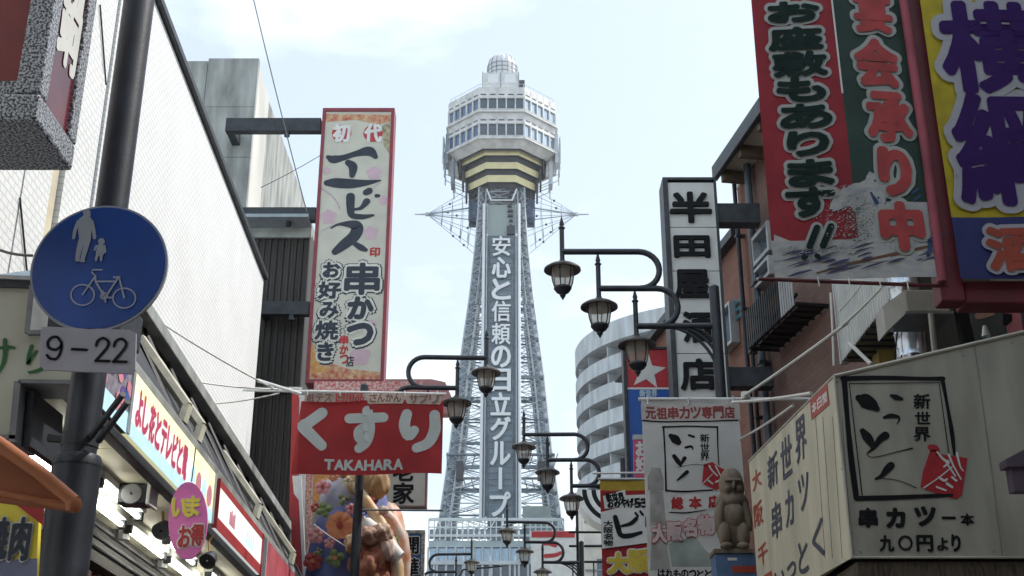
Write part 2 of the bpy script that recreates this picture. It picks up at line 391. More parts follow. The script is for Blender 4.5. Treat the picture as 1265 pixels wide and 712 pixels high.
# lift shaft and sign column
B().box(-1.7, 1.7, -1.7, 1.7, 0, 86).obj('lift_shaft', t_panel, tower)
PF = -7.9                                   # sign face, in front of the legs at mid height
def front(z): return -max(hw(z)+.35, 4.0)
tp = Plane((TX, TY-5.6, 0))
z_lo, z_hi = zf(640, TY-7.9), zf(290, TY-4.6)
n_p = 12; SW = 2.36
def yf(z): return -(hw(z)+.5)
zsec = [z_lo+(z_hi-z_lo)*i/n_p for i in range(n_p+1)]
chars = '安心と信頼の日立グループ'
for i in range(n_p):
    za, zb = zsec[n_p-1-i], zsec[n_p-i]
    ya, yb = yf(za), yf(zb)
    sl = (yb-ya)/(zb-za)
    b = B(); b.add([(-SW, ya, za+.04), (SW, ya, za+.04), (SW, yb, zb-.04), (-SW, yb, zb-.04), (-SW, ya+.8, za+.04), (SW, ya+.8, za+.04), (SW, yb+.8, zb-.04), (-SW, yb+.8, zb-.04)],
                   [(0, 1, 2, 3), (7, 6, 5, 4), (0, 4, 5, 1), (1, 5, 6, 2), (2, 6, 7, 3), (3, 7, 4, 0)])
    b.obj('sign_panel', t_panel, tower)
    b = B(); zc = (za+zb)/2; hh = (zb-za)*.45
    ch = chars[i]
    if ch == 'ー':
        b.box(-.22, .22, -.42, -.2, zc-hh*.95, zc+hh*.95)
        b.v = [(x, y+ya+sl*(z-za), z) for x, y, z in b.v]
    else:
        glyph_into(b, ch, -1.2, 1.2, zc-hh, zc+hh, .05 if ch in '信頼安' else .10, -.42, n=6, thick=.2)
        b.v = [(x, y+ya+sl*(z-za), z) for x, y, z in b.v]
    b.obj('character', t_letter, tower)
b = B()
for i in range(n_p*4+1):                    # thin cross rails and uprights of the sign frame
    z = z_lo+(z_hi-z_lo)*i/(n_p*4); b.box(-SW, SW, yf(z)-.1, yf(z)-.02, z-.035, z+.035)
for x in (-1.75, 1.75, -1.55, 1.55):
    b.tube([(x, yf(z)-.1, z) for z in zsec], .06, 4)
b.obj('sign_grid', t_steel, tower, kind='stuff')
zt = zf(252, TY-4)
for s in (-1, 1):
    for x, r in ((2.42, .2), (2.0, .07)):
        B().tube([(s*x, yf(z)-.25, z) for z in [z_lo-.5]+zsec+[zt]], r, 8).obj('light_tube', t_letter if r > .1 else t_light, tower, smooth=True)
# upper blank panel and winch gear
B().box(-1.9, 1.9, yf(78)+.1, yf(78)+.6, z_hi+.15, zt).obj('upper_panel', mat('tower_upper_panel', (.30, .36, .36), .6, var=.08), tower)
b = B()
for i in range(9): b.box(.8+random.random()*.5, 1.4+random.random()*.4, yf(78)-.3, yf(78), z_hi+.8+i*.75, z_hi+1.1+i*.75)
b.box(.75, 1.8, yf(78)-.4, yf(78), z_hi+.3, z_hi+1.6); b.obj('equipment', t_dark, tower)
b = B()
for s in (-1, 1):
    zz = zf(240, TY-4); b.tube([(s*2.1, yf(80)-.3, zz+.8), (s*1.45, yf(80)-.4, zz-1.0)], .12, 6)
b.tube([(-1.6, yf(80)-.4, zz-1.0), (1.6, yf(80)-.4, zz-1.0)], .12, 6); b.obj('hoist_frame', t_letter, tower)
B().box(-1.3, 1.3, yf(80)+.05, yf(80)+.5, zz-.9, zz+.5).obj('hoist_recess', t_dark, tower)
# neck
def octo(a, f=.414): w_ = a*f; return [(-w_, -a), (w_, -a), (a, -w_), (a, w_), (w_, a), (-w_, a), (-a, w_), (-a, -w_)]
def octring(b, a0, a1, z0, z1, f=.414):
    p = [(x, y, z0) for x, y in octo(a0, f)] + [(x, y, z1) for x, y in octo(a1, f)]
    b.add(p, [(i, (i+1) % 8, (i+1) % 8+8, i+8) for i in range(8)]); return b
zn0, zn1 = zf(262, TY-4), zf(222, TY-4.3)
b = B(); octring(b, 3.1, 3.7, zn0, zn1); b.obj('neck', mat('tower_neck', (.26, .30, .33), .7, .1, var=.35, scale=2.5, bump=.6, bscale=5), tower)
b = B()
for j in range(7):
    z = zn0+(zn1-zn0)*j/6; a = 3.2+.6*j/6+.15; o_ = octo(a)
    for i in range(8):
        p, q = o_[i], o_[(i+1) % 8]; b.tube([(p[0], p[1], z), (q[0], q[1], z)], .06, 4, cap=False)
        if j < 6:
            a2 = 3.2+.6*(j+1)/6+.15; r_ = octo(a2); z2 = zn0+(zn1-zn0)*(j+1)/6
            b.tube([(p[0], p[1], z), (r_[(i+1) % 8][0], r_[(i+1) % 8][1], z2)], .05, 4, cap=False)
            b.tube([((p[0]+q[0])/2, (p[1]+q[1])/2, z), (r_[i][0], r_[i][1], z2)], .05, 4, cap=False)
b.obj('neck_cage', t_light, tower, kind='stuff')
for k in range(8):
    b = B(); a = PI/8+k*PI/4; b.lathe([(.01, -.3), (.3, -.25), (.35, .2), (.1, .35), (.01, .36)], (4.0*math.cos(a), 4.0*math.sin(a), zn1-.6), 8); b.obj('lamp', t_letter, tower, smooth=True)
# underside and yellow bands
bands = [(184.5, 192, 5.7), (200.5, 208.5, 5.25), (216.5, 225, 4.75)]
for j, (p0, p1, a) in enumerate(bands):
    z1, z0 = zf(p0, TY-a), zf(p1, TY-a)
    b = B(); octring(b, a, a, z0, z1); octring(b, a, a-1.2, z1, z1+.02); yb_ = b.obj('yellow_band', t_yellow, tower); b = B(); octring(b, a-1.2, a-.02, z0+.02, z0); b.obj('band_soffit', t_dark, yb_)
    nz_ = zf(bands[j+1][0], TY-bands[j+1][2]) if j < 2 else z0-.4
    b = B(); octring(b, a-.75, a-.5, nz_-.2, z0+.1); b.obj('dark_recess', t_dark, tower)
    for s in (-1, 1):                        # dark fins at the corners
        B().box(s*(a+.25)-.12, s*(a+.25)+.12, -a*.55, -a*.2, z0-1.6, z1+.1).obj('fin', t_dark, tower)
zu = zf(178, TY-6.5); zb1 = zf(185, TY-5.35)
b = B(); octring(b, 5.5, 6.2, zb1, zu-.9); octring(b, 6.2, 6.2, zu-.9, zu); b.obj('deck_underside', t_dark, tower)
# two glazed storeys
AP = 7.75
tw_left = mat('shade_blue_window_glass', (.07, .13, .26), .1, var=.3, spec=.8)
def storey(py_top, py_w1, py_w0, py_bot, ap, ap_bot):
    z3, z2, z1, z0 = [zf(p, TY-ap) for p in (py_top, py_w1, py_w0, py_bot)]
    b = B(); octring(b, ap, ap, z2, z3); b.obj('cladding_band', t_white, tower)
    b = B(); octring(b, ap_bot, ap, z0, z1-.25); octring(b, ap, ap, z1-.25, z1); octring(b, ap+.25, ap+.25, z1-.5, z1-.3); octring(b, ap, ap+.25, z1-.3, z1-.3); octring(b, ap+.25, ap, z1-.5, z1-.5)
    b.obj('cladding_band', t_white, tower)
    b = B(); octring(b, ap-.9, ap-.9, z1-.1, z2+.1); b.obj('inner_wall', mat('tower_interior', (.25, .23, .2), .8, var=.5, scale=.8), tower)
    w_ = ap*.414
    pane = None
    for k in range(8):
        X = Matrix.Rotation(k*PI/4, 4, 'Z'); b = B()
        for i in range(5):
            x0 = -w_+i*2*w_/5; b.box(x0+.25, x0+2*w_/5-.25, -ap-.02, -ap+.05, z2+.1, z2+.28, X)
        b.obj('vent_slots', t_dark, tower, kind='stuff'); b = B()
        for i in range(1, 5):
            x0 = -w_+i*2*w_/5; b.box(x0-.03, x0+.03, -ap-.03, -ap+.05, z2+.35, z3, X)
        b.obj('cladding_joints', t_light, tower, kind='stuff')
    for k in range(8):
        X = Matrix.Rotation(k*PI/4, 4, 'Z')
        for i in range(5):
            x0 = -w_+i*2*w_/5; x1 = x0+2*w_/5
            if pane is None or True:
                b = B(); b.box(x0+.09, x1-.09, -ap+.2, -ap+.26, z1+.05, z2-.05, X)
                gl = b.obj('window', glass_sky if k in (1, 2) else (tw_left if k == 7 else glassy), tower)  # paler right panes, bluer left ones: side light put into the glass colour
                b = B(); b.add([X @ Vector((x, y, z)) for y in (-ap-.05, -ap+.3) for x, z in ((x0, z1), (x1, z1), (x1, z2), (x0, z2), (x0+.09, z1+.1), (x1-.09, z1+.1), (x1-.09, z2-.4), (x0+.09, z2-.4))], [(0, 1, 5, 4), (1, 2, 6, 5), (2, 3, 7, 6), (3, 0, 4, 7), (8, 12, 13, 9), (9, 13, 14, 10), (10, 14, 15, 11), (11, 15, 12, 8), (4, 5, 13, 12), (5, 6, 14, 13), (6, 7, 15, 14), (7, 4, 12, 15), (0, 8, 9, 1), (1, 9, 10, 2), (2, 10, 11, 3), (3, 11, 8, 0)])
                b.obj('window_frame', t_white, gl)
    return z0
storey(108, 118.3, 135.2, 148, AP, AP-.25)
storey(148, 149.8, 168, 178, AP-.05, AP-1.4)
b = B()                                       # rails round the roof and maintenance rings
for (a, py) in ((AP+.5, 150), (AP+.6, 158), (AP+.6, 167), (AP+.5, 176), (7.1, 184), (7.0, 192), (6.8, 200)):
    z = zf(py, TY-a); o_ = octo(a)
    for i in (1, 2, 3, 5, 6, 7) if a < 7.2 else range(8):
        if i == 0 or a < 7.2 and i in (1, 7): continue
        if a > 7.2 and i in (0, 7, 1): continue
        p, q = o_[i], o_[(i+1) % 8]; b.tube([(p[0], p[1], z), (q[0], q[1], z)], .07, 4)
for s in (-1, 1):
    for a, t0, t1 in ((AP+.6, 148, 182), (7.0, 178, 208)):
        for yy in (-.42, -.2, .1, .4):
            b.tube([(s*a, yy*a, zf(t0, TY-a)), (s*a, yy*a, zf(t1, TY-a))], .09, 4)
b.obj('maintenance_rails', t_light, tower, kind='stuff')
for s in (-1, 1):  # left fins darker, right fins paler: light from the right in their colour
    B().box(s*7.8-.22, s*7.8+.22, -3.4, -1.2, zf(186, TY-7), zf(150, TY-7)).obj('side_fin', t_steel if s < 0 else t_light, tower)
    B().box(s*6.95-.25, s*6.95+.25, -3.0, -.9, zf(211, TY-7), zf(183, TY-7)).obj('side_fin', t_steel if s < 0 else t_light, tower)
zr = zf(108, TY-AP)
B().hprism(octo(AP-.2), zr-.35, zr-.2).obj('roof', t_white, tower)
# plant room and dome
zp0, zp1 = zf(109, TY-3), zf(90, TY-3)
b = B().box(-2.75, 2.45, -3, 3, zr-.3, zp1); b.obj('plant_room', t_white, tower)
for x in (-2.1, .4): B().box(x, x+1.6, -3.06, -2.98, zp0+.9, zp1-.3).obj('louvre', t_letter, tower)
B().box(2.5, 3.3, -2.6, -1.2, zp0+.4, zp0+1.6).obj('equipment_box', t_dark, tower)
for x, z0_, z1_ in ((-2.85, zr, zp1+.1), (2.45, zr, zp1+.1), (-.2, zr, zp1+.1)): B().tube([(x, -3.1, z0_), (x, -3.1, z1_)], .06, 5).obj('downpipe', t_steel, tower)
zd = zf(72, TY)
b = B(); 
prof = [(2.15, zp1), (2.15, zp1+(zd-zp1)*.62), (1.9, zp1+(zd-zp1)*.85), (1.3, zd-.1), (.01, zd)]
b.lathe(prof, (0, 0, 0), 24); b.obj('dome', mat('dome_white', (.66, .68, .7), .4, var=.08), tower, smooth=True)
b = B()
for k in range(16):
    a = k*PI/8; b.tube([(r*1.04*math.cos(a), r*1.04*math.sin(a), z) for r, z in prof[:4]], .05, 4)
for z in (zp1+.4, zp1+1.1, zp1+1.8, zp1+2.5): b.tube([(2.25*math.cos(k*PI/12), 2.25*math.sin(k*PI/12), z) for k in range(25)], .05, 4)
b.obj('dome_cage', t_steel, tower, kind='stuff')
b = B()                                       # roof handrail
for i in range(8):
    o_ = octo(AP-.3); p, q = o_[i], o_[(i+1) % 8]; b.tube([(p[0], p[1], zr+.7), (q[0], q[1], zr+.7)], .04, 4)
    for j in range(6): x = p[0]+(q[0]-p[0])*j/6; y = p[1]+(q[1]-p[1])*j/6; b.tube([(x, y, zr-.2), (x, y, zr+.7)], .03, 4)
b.obj('roof_handrail', t_light, tower, kind='stuff')
# guyed spars sticking out at both sides, front and back
zs_ = zf(265, TY)
for k in range(4):
    X = Matrix.Rotation(k*PI/2, 4, 'Z'); T = lambda x, y, z: X @ Vector((x, y, z))
    if k in (1, 3): continue
    b = B(); tip = 12.4; nod = 10.6
    b.tube([T(3.4, 0, zs_+1.2), T(nod, 0, zs_), T(tip, 0, zs_)], [.12, .13, .09], 6); b.tube([T(3.2, 0, zs_-1.0), T(nod, 0, zs_-.05)], .08, 6)
    b.lathe([(.01, -.3), (.3, -.2), (.3, .2), (.01, .3)], T(nod, 0, zs_), 8); sp = b.obj('spar', t_light, tower)
    b = B(); targets = [T(3.6, -1.2, zs_+4.2), T(3.6, 1.2, zs_+4.2), T(3.4, -1.8, zs_+1.6), T(3.4, 1.8, zs_+1.6), T(3.5, -2.5, zs_-1.5), T(3.5, 2.5, zs_-1.5), T(3.9, -1.2, zs_-5.6), T(3.9, 1.2, zs_-5.6), T(3.7, 0, zs_-3.4)]
    nd = T(nod, 0, zs_)
    for t_ in targets: b.tube([nd, t_], .035, 4, cap=False)
    for f in (.3, .5, .7, .86):
        ring = [nd.lerp(targets[i], f) for i in (0, 2, 4, 6, 8, 7, 5, 3, 1, 0)]
        b.tube(ring, .03, 4, cap=False)
    b.obj('guy_wires', t_steel, sp, kind='stuff')
    b = B()
    for i, f in ((0, .45), (6, .55), (6, .78), (2, .4), (5, .6), (4, .8), (7, .7)):
        p = nd.lerp(targets[i], f); b.lathe([(.01, -.2), (.16, -.1), (.16, .1), (.01, .2)], p, 6)
    b.obj('guy_lamps', t_dark, sp, kind='stuff')
    for s in (-1, 1): B().box(3.2, 4.7, s*1.0-.5, s*1.0+.5, zs_-1.4, zs_+1.6, X).obj('bracket_box', mat('tower_bracket_blue', (.10, .14, .22), .6, .1, var=.3, scale=1.5), tower)

# base building below the tower
BY = 144.0
base = thing('tower_base_building', 'pale blue-grey railed roof deck and glazed hall at the foot of the lattice tower', 'building', Matrix.Translation((0, BY, 0)))
pb = Plane((0, BY, 0))
x0, x1 = pb.uv(529, 680).x, pb.uv(697, 680).x
zt_ = zf(641, BY); zs1, zs0 = zf(668, BY), zf(676, BY); zw = zf(692, BY)
base_blue = mat('base_blue_grey', (.38, .46, .49), .6, var=.08, scale=.7)
B().box(x0, x1, .1, 14, zs0, zs1).obj('roof_slab', base_blue, base)
B().box(x0+.3, x1-.3, .8, 13, zw, zs0).obj('upper_wall', base_blue, base)
B().box(x0+.3, x1-.3, 1.2, 13, 0, zw).obj('hall', mat('hall_dark', (.10, .115, .12), .5, var=.5, scale=.5), base)
n_ = 15
for i in range(n_+1):
    x = x0+(x1-x0)*i/n_; B().box(x-.12, x+.12, -.0, .2, zs0-9, zs0).obj('mullion', t_light, base)
for i in range(n_):
    xa = x0+(x1-x0)*i/n_
    B().box(xa+.15, xa+(x1-x0)/n_-.15, .3, .36, zs0-1.9, zs0-.1).obj('clerestory_pane', glass_sky, base)
    B().box(xa+.15, xa+(x1-x0)/n_-.15, .3, .36, zs0-4.6, zs0-2.1).obj('pane', glassy, base)
rail = mat('rail_white', (.62, .68, .7), .5, var=.05)
b = B()
for k, z in enumerate((zt_, zt_-1.0, zt_-1.9, zs1+.5)): b.box(x0, x1, -.12, .0, z-.07-(.12 if k == 0 else 0), z+.07)
b.box(x0, x1, -.1, .0, zt_-.28, zt_-.14)
b.obj('rail', rail, base)
for i in range(25):
    x = x0+(x1-x0)*i/24; B().box(x-.07, x+.07, -.02, .1, zs1, zt_).obj('rail_post', rail, base)
b = B()
for i in range(24):
    x = x0+(x1-x0)*i/24
    b.box(x+.1, x+(x1-x0)/24-.1, .12, .15, zs1+.2, zt_-1.2)
b.obj('screen_panel', mat('blue_screen', (.30, .37, .43), .5, var=.25, scale=.4, trans=.3), base)
b = B(); random.seed(3)
for i in range(26):
    x = x0+1+random.random()*(x1-x0)*.55; z = zs1+random.random()*2; b.tube([(x, 1, z), (x+random.uniform(-1.6, 1.6), 1.4, z+random.uniform(-1, 1.4))], .07, 4)
b.obj('roof_ironwork', t_letter, base, kind='stuff')
B().box(pb.uv(646, 650).x, pb.uv(681, 650).x, 1.5, 8, zs1, zf(622, BY)).obj('roof_plant', mat('plant_green_grey', (.30, .36, .35), .7, var=.1, scale=1), base)

# ================================================================ rounded apartment block
CX, CY, CR = 23.5, 136.0, 16.2
apt = thing('apartment_building', 'rounded apartment tower with curved white balconies behind the street lamps', 'building', Matrix.Translation((CX, CY, 0)))
a_white = mat('balcony_white', (.47, .51, .54), .7, var=.16, scale=.9, stretch=(1.6, 1.6, .25))
a_core = mat('apartment_wall', (.30, .29, .27), .8, var=.2, scale=.5)
def arc(r, a0=PI*.80, a1=PI*1.62, n=34): return [(r*math.cos(a0+(a1-a0)*i/n), r*math.sin(a0+(a1-a0)*i/n)) for i in range(n+1)]
def ringwall(b, r0, r1, z0, z1, a0=PI*.80, a1=PI*1.62, n=34):
    o_ = arc(r1, a0, a1, n); i_ = arc(r0, a0, a1, n); m = n+1
    vs = [(x, y, z0) for x, y in o_]+[(x, y, z1) for x, y in o_]+[(x, y, z0) for x, y in i_]+[(x, y, z1) for x, y in i_]
    fs = []
    for k in range(n):
        fs += [(k, k+1, m+k+1, m+k), (2*m+k+1, 2*m+k, 3*m+k, 3*m+k+1), (m+k, m+k+1, 3*m+k+1, 3*m+k), (k+1, k, 2*m+k, 2*m+k+1)]
    fs += [(0, m, 3*m, 2*m), (n, 2*m+n, 3*m+n, m+n)]
    b.add(vs, fs); return b
ZTOP = 48.6; FH = 2.95
b = B(); b.lathe([(CR-2.0, 0), (CR-2.0, ZTOP-.5), (.01, ZTOP-.4)], (0, 0, 0), 64); b.obj('core_wall', a_core, apt, smooth=True)
b = B(); ringwall(b, CR-2.0, CR, ZTOP-2.3, ZTOP); b.obj('parapet', a_white, apt, smooth=True)
for k in range(1, 16):
    z = ZTOP-2.3-FH*k
    if z < 1: break
    b = B(); ringwall(b, CR-.18, CR, z-.18, z+1.42); b.obj('balcony', a_white, apt, smooth=True)
    b = B(); ringwall(b, CR-2.05, CR-.19, z-.14, z); b.obj('balcony_slab', a_white, apt, smooth=True)
    for j in range(9):
        a = PI*.86+j*PI*.082
        X = Matrix.Rotation(a, 4, 'Z')
        B().box(CR-2.0, CR-.3, -.06, .06, z, z+FH-.2, X).obj('divider', a_white, apt)
        X2 = Matrix.Rotation(a+PI*.041, 4, 'Z')
        wdw = B().box(CR-1.95, CR-1.88, -1.3, 1.3, z+.1, z+2.2, X2).obj('window', glassy, apt)
        B().box(CR-1.99, CR-1.8, -.05, .05, z+.1, z+2.2, X2).obj('window_frame', t_light, wdw)

# ================================================================ LEFT SIDE OF THE STREET
LW = Plane((-3.32, 0, 0), (-.0366, 1, 0))          # the long white wall; local x runs up the street
wend = LW.uv(326, 345); WX1, WH = wend.x, wend.y
wb = thing('white_clad_building', 'long white-clad building whose tall plain side wall runs up the left of the street', 'building', LW.M)
cuts = [-6.0] + [LW.uv(px, 240).x for px in (-60, 26, 62, 76, 107, 116)] + [WX1]
kinds = ['w', 'w', 'w', 'b', 'w', 'n', 'w']
for i, (a, c) in enumerate(zip(cuts, cuts[1:])):
    b = B().box(a+.015, c-.015, .04 if kinds[i] == 'b' else (.02 if kinds[i] == 'n' else 0), .3, 0, WH-.02)
    b.obj('wall_panel', beige if kinds[i] == 'b' else wall_white, wb)
B().box(-6, WX1, .31, 6, 0, WH-.05).obj('core', wall_white, wb)
b = B().box(-6, WX1+.05, -.06, .4, WH, WH+.09); b.obj('roof_capping', steel_dark, wb, bevel=.01)
B().box(-6, WX1+.05, .0, .35, WH+.1, WH+.14).obj('roof_flashing', lgrey, wb)
for px, py in ((127, 55), (30, 300)):
    c = LW.uv(px, py); B().tube([(c.x-.25, -.012, c.y+.25), (c.x+.2, -.012, c.y-.3)], .008, 4).obj('diagonal_line', steel_dark, wb)  # short dark diagonal lines on the wall
# roofs, gutter and lit canopy along the shops
gut = LW.uv(330, 600, -.62); G1 = -.62
can = thing('shop_canopy', 'long shopfront canopy with cream soffit, black lean-to roof and pale gutter under the white wall', 'canopy', LW.M)
zg = LW.uv(260, 508, G1).y; zs_t = LW.uv(264, 593, -1.19).y + .05; zso = 3.6; yS = -1.19
CX1 = 19.0; RX0 = 8.9
gmat = mat('gutter_metal', (.40, .42, .40), .5, .2, var=.25, scale=3, bump=.1)
roofm = mat('black_roof_sheet', (.022, .024, .028), .55, .2, var=.3, scale=3, bump=.2)
B().box(RX0, CX1, G1-.05, G1+.07, zg-.04, zg+.08).obj('gutter', gmat, can, bevel=.01)
B().box(RX0, CX1, G1+.09, G1+.2, zg+.10, zg+.2).obj('flashing', roofm, can)
B().box(RX0, CX1, G1+.21, .0, zg+.15, zg+.28).obj('upper_ledge', gmat, can)
b = B(); n = 60
b.add([(6.7, yS+.02, zs_t+.06), (CX1, yS+.02, zs_t+.06), (CX1, G1+.1, zg-.06), (RX0, G1+.1, zg-.06), (6.7, yS+.02, zs_t+.02), (CX1, yS+.02, zs_t+.02), (CX1, G1+.1, zg-.1), (RX0, G1+.1, zg-.1)],
      [(0, 1, 2, 3), (7, 6, 5, 4), (0, 4, 5, 1), (1, 5, 6, 2), (2, 6, 7, 3), (3, 7, 4, 0)]); b.obj('lean_to_roof', roofm, can)
for i in range(11):
    x = RX0+.1+i*.9; B().tube([(x, yS+.06, zs_t+.10), (x, G1+.06, zg-.05)], .018, 4).obj('roof_batten', roofm, can)
for px, py in ((205, 500), (222, 540), (300, 612), (345, 678)):
    c = LW.uv(px, py, -.9); x = c.x
    b = B(); b.tube([(x-.1, yS+.1, zs_t+.35), (x+.05, G1, zg-.25)], .05, 6); b.tube([(x-.15, yS+.12, zs_t+.2), (x-.1, yS+.1, zs_t+.35)], .05, 6)
    b.obj('bracket', mat('aged_cream_metal', (.5, .48, .38), .6, var=.2), can)
b = B().box(6.3, CX1, yS-.03, yS+.06, zs_t-.02, zs_t+.05); b.obj('top_rail', gmat, can, bevel=.01)
b = B().box(6.3, CX1, yS-.03, yS+.05, zso-.06, zso-.0); b.obj('bottom_rail', steel_dark, can, bevel=.01)
cs = mat('cream_soffit', (.62, .60, .46), .5, var=.06, scale=2)
xs = [6.2+i*1.35 for i in range(9)]
for a in xs:
    B().box(a+.006, a+1.344, yS+.06, -.42, zso-.02, zso+.03).obj('soffit_panel', cs, can)
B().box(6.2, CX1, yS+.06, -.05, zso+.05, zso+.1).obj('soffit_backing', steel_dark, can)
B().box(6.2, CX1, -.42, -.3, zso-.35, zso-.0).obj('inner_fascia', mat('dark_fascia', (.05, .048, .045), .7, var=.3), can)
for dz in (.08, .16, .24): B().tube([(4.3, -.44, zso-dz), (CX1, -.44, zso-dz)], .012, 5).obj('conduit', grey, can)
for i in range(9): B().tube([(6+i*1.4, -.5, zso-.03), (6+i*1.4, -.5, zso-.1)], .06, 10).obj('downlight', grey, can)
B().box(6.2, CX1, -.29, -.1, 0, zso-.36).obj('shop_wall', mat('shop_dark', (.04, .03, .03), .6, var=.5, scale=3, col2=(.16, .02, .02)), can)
# fluorescent tubes under the canopy
tubem = mat('lit_tube', (1, .98, .86), .4, var=0, emit=10)
def lamp_tube(x0, x1, y, lab):
    t = thing('fluorescent_lamp', lab, 'lamp', LW.M @ Matrix.Translation((x0, y, zso-.02)), 'fluorescent lamps under the canopy')
    B().box(-.04, x1-x0+.04, -.045, .045, -.05, -.0).obj('housing', white_paint, t, bevel=.005)
    B().tube([(0, 0, -.085), (x1-x0, 0, -.085)], .018, 8).obj('tube', tubem, t, smooth=True)
    for x in (0, x1-x0): B().box(x-.03, x+.03, -.03, .03, -.11, -.05).obj('end_cap', steel_dark, t)
ends = ['beside the dark pole, nearest', 'just below the boxy floodlight', 'beyond the boxy floodlight', 'below the pink oval board', 'past the pink oval board', 'farthest of the row']
for i, x in enumerate((6.6, 8.35, 9.75, 11.15, 12.55, 13.95)): lamp_tube(x, x+1.2, -.66, 'lit lamp in the inner soffit row, '+ends[i])
ends = ['left of the dark pole', 'above the boxy floodlight', 'behind the pink oval board', 'beyond the round spotlight']
for i, x in enumerate((6.9, 8.15, 10.2, 12.0)): lamp_tube(x, x+1.1, -.86, 'lit fluorescent lamp in the outer soffit row, '+ends[i])
# illuminated fascia signs
LS = Plane(LW.M @ Vector((0, yS-.04, 0)), (-.0366, 1, 0))
def fascia(px0, px1, py, lab, cols, txtf, frame_m):
    xa, xb = LS.uv(*px0).x, LS.uv(*px1).x; z0, z1 = zso+.02, zs_t-.03
    t = thing('fascia_sign', lab, 'sign', Matrix(LS.M)); 
    B().box(xa, xb, .0, .03, z0, z1).obj('board', cols[0], t)
    for a in ((xa-.02, xa), (xb, xb+.02)): B().box(a[0], a[1], -.015, .03, z0, z1).obj('edge_strip', frame_m, t)
    txtf(t, xa, xb, z0, z1); return t
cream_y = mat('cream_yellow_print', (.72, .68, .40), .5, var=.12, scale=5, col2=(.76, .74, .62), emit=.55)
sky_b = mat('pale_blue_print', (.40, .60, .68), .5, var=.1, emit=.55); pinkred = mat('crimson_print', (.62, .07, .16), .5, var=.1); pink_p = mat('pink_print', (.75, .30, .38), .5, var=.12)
def f1(t, xa, xb, z0, z1):
    h = z1-z0
    B().box(xa, xb, -.003, 0, z0, z0+h*.24).obj('blue_stripe', sky_b, t)
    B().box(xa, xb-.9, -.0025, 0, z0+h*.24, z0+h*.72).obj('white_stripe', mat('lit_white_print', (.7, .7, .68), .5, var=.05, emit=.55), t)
    x = xa+.12; st = (xb-xa-1.2)/9
    for ch in 'よし花とテレビと電':
        b = B(); glyph_into(b, ch, x+.03, x+st*.95, z0+h*.26, z0+h*.80, .012, -.006); b.obj('character', pinkred, t); x += st
    for i in range(4):                      # a row of small round figures printed at the far end
        b = B(); cx = xb-.85+i*.22; b.tube([(cx, -.004, z0+h*.45), (cx, -.009, z0+h*.45)], .085, 14); b.obj('printed_spot', pink_p if i % 2 else sky_b, t)
        b = B(); b.tube([(cx+.04, -.004, z0+h*.72), (cx+.04, -.009, z0+h*.72)], .05, 12); b.obj('printed_spot', cream_y, t)
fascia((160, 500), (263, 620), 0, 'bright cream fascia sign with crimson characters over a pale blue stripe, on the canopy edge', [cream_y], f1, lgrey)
def f0(t, xa, xb, z0, z1):
    h = z1-z0; random.seed(5)
    B().box(xa, xb, -.003, 0, z0, z0+h*.3).obj('blue_stripe', sky_b, t)
    for i in range(14):
        x = xa+.05+random.random()*(xb-xa-.1); z = z0+h*(.3+random.random()*.6); c = random.choice([mat('violet_print', (.16, .08, .35), .5), mat('blue_print', (.04, .12, .42), .5), pink_p])
        B().tube([(x, -.002-i*.0004, z), (x, -.004-i*.0004, z)], .03+random.random()*.04, 9).obj('printed_spot', c, t)
fascia((118, 500), (158, 520), 0, 'violet and blue patterned fascia panel directly behind the dark sign pole', [mat('grey_lilac_print', (.30, .28, .34), .5, var=.3, scale=14)], f0, lgrey)
def f2(t, xa, xb, z0, z1):
    h = z1-z0
    B().box(xa, xb, -.003, 0, z0, z0+h*.24).obj('red_stripe', red_p, t); B().box(xa, xb, -.003, 0, z1-h*.14, z1).obj('red_stripe', red_p, t)
    for x0_, wd in ((.24, .12), (.62, .2)):
        for i in range(4):
            x = xa+(xb-xa)*(x0_+wd*i/4)
            B().box(x, x+.05, -.004, -.001, z0+h*.36, z0+h*(.62+.06*(i % 2))).obj('printed_bar', pink_p if x0_ < .5 else sky_b, t)
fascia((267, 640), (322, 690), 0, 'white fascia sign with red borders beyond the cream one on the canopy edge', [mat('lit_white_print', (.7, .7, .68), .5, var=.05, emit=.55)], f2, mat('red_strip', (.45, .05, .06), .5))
fascia((327, 700), (375, 760), 0, 'plain rose-red fascia sign at the far end of the canopy edge', [mat('rose_print', (.55, .10, .13), .5, var=.2, scale=3)], lambda *a: None, white_paint)
# floodlight box, spotlights, oval board
pt = P(171, 612, 8.6)
t = thing('floodlight', 'boxy grey floodlight on a wire bracket hanging below the cream soffit', 'lamp', Matrix.Translation(pt))
B().box(-.12, .08, -.09, .09, -.075, .06).obj('housing', steel_dark, t, bevel=.01)
B().box(.083, .11, -.10, .10, -.085, .075).obj('end_plate', white_paint, t, bevel=.005)
B().lathe([(.075, 0), (.07, .01), (.01, .012)], (0, 0, 0), 16).obj('lens', grey, t).matrix_local = Matrix.Translation((-.02, -.092, -.01)) @ Matrix.Rotation(PI/2, 4, 'X')
b = B(); b.tube([(-.11, 0, .05), (-.11, 0, .14), (.09, 0, .14), (.09, 0, .05)], .005, 5); b.tube([(0, 0, .14), (0, 0, .22)], .012, 6); b.obj('bracket', steel_dark, t)
def spot(px, py, Y, lab, r=.07, tilt=.9):
    t = thing('spotlight', lab, 'lamp', Matrix.Translation(P(px, py, Y)), 'round spotlights under the canopy')
    o = B().lathe([(.01, .12), (r*.6, .11), (r*.9, .04), (r, 0), (r*.9, .005), (.01, .01)], (0, 0, 0), 18).obj('shade', steel_dark, t, smooth=True); o.rotation_euler = (-tilt, .2, 0)
    B().tube([(0, .05, .08), (-.02, .08, .17), (.0, .1, .24)], .011, 6).obj('stem', mat('brass', (.25, .16, .06), .4, .6), t)
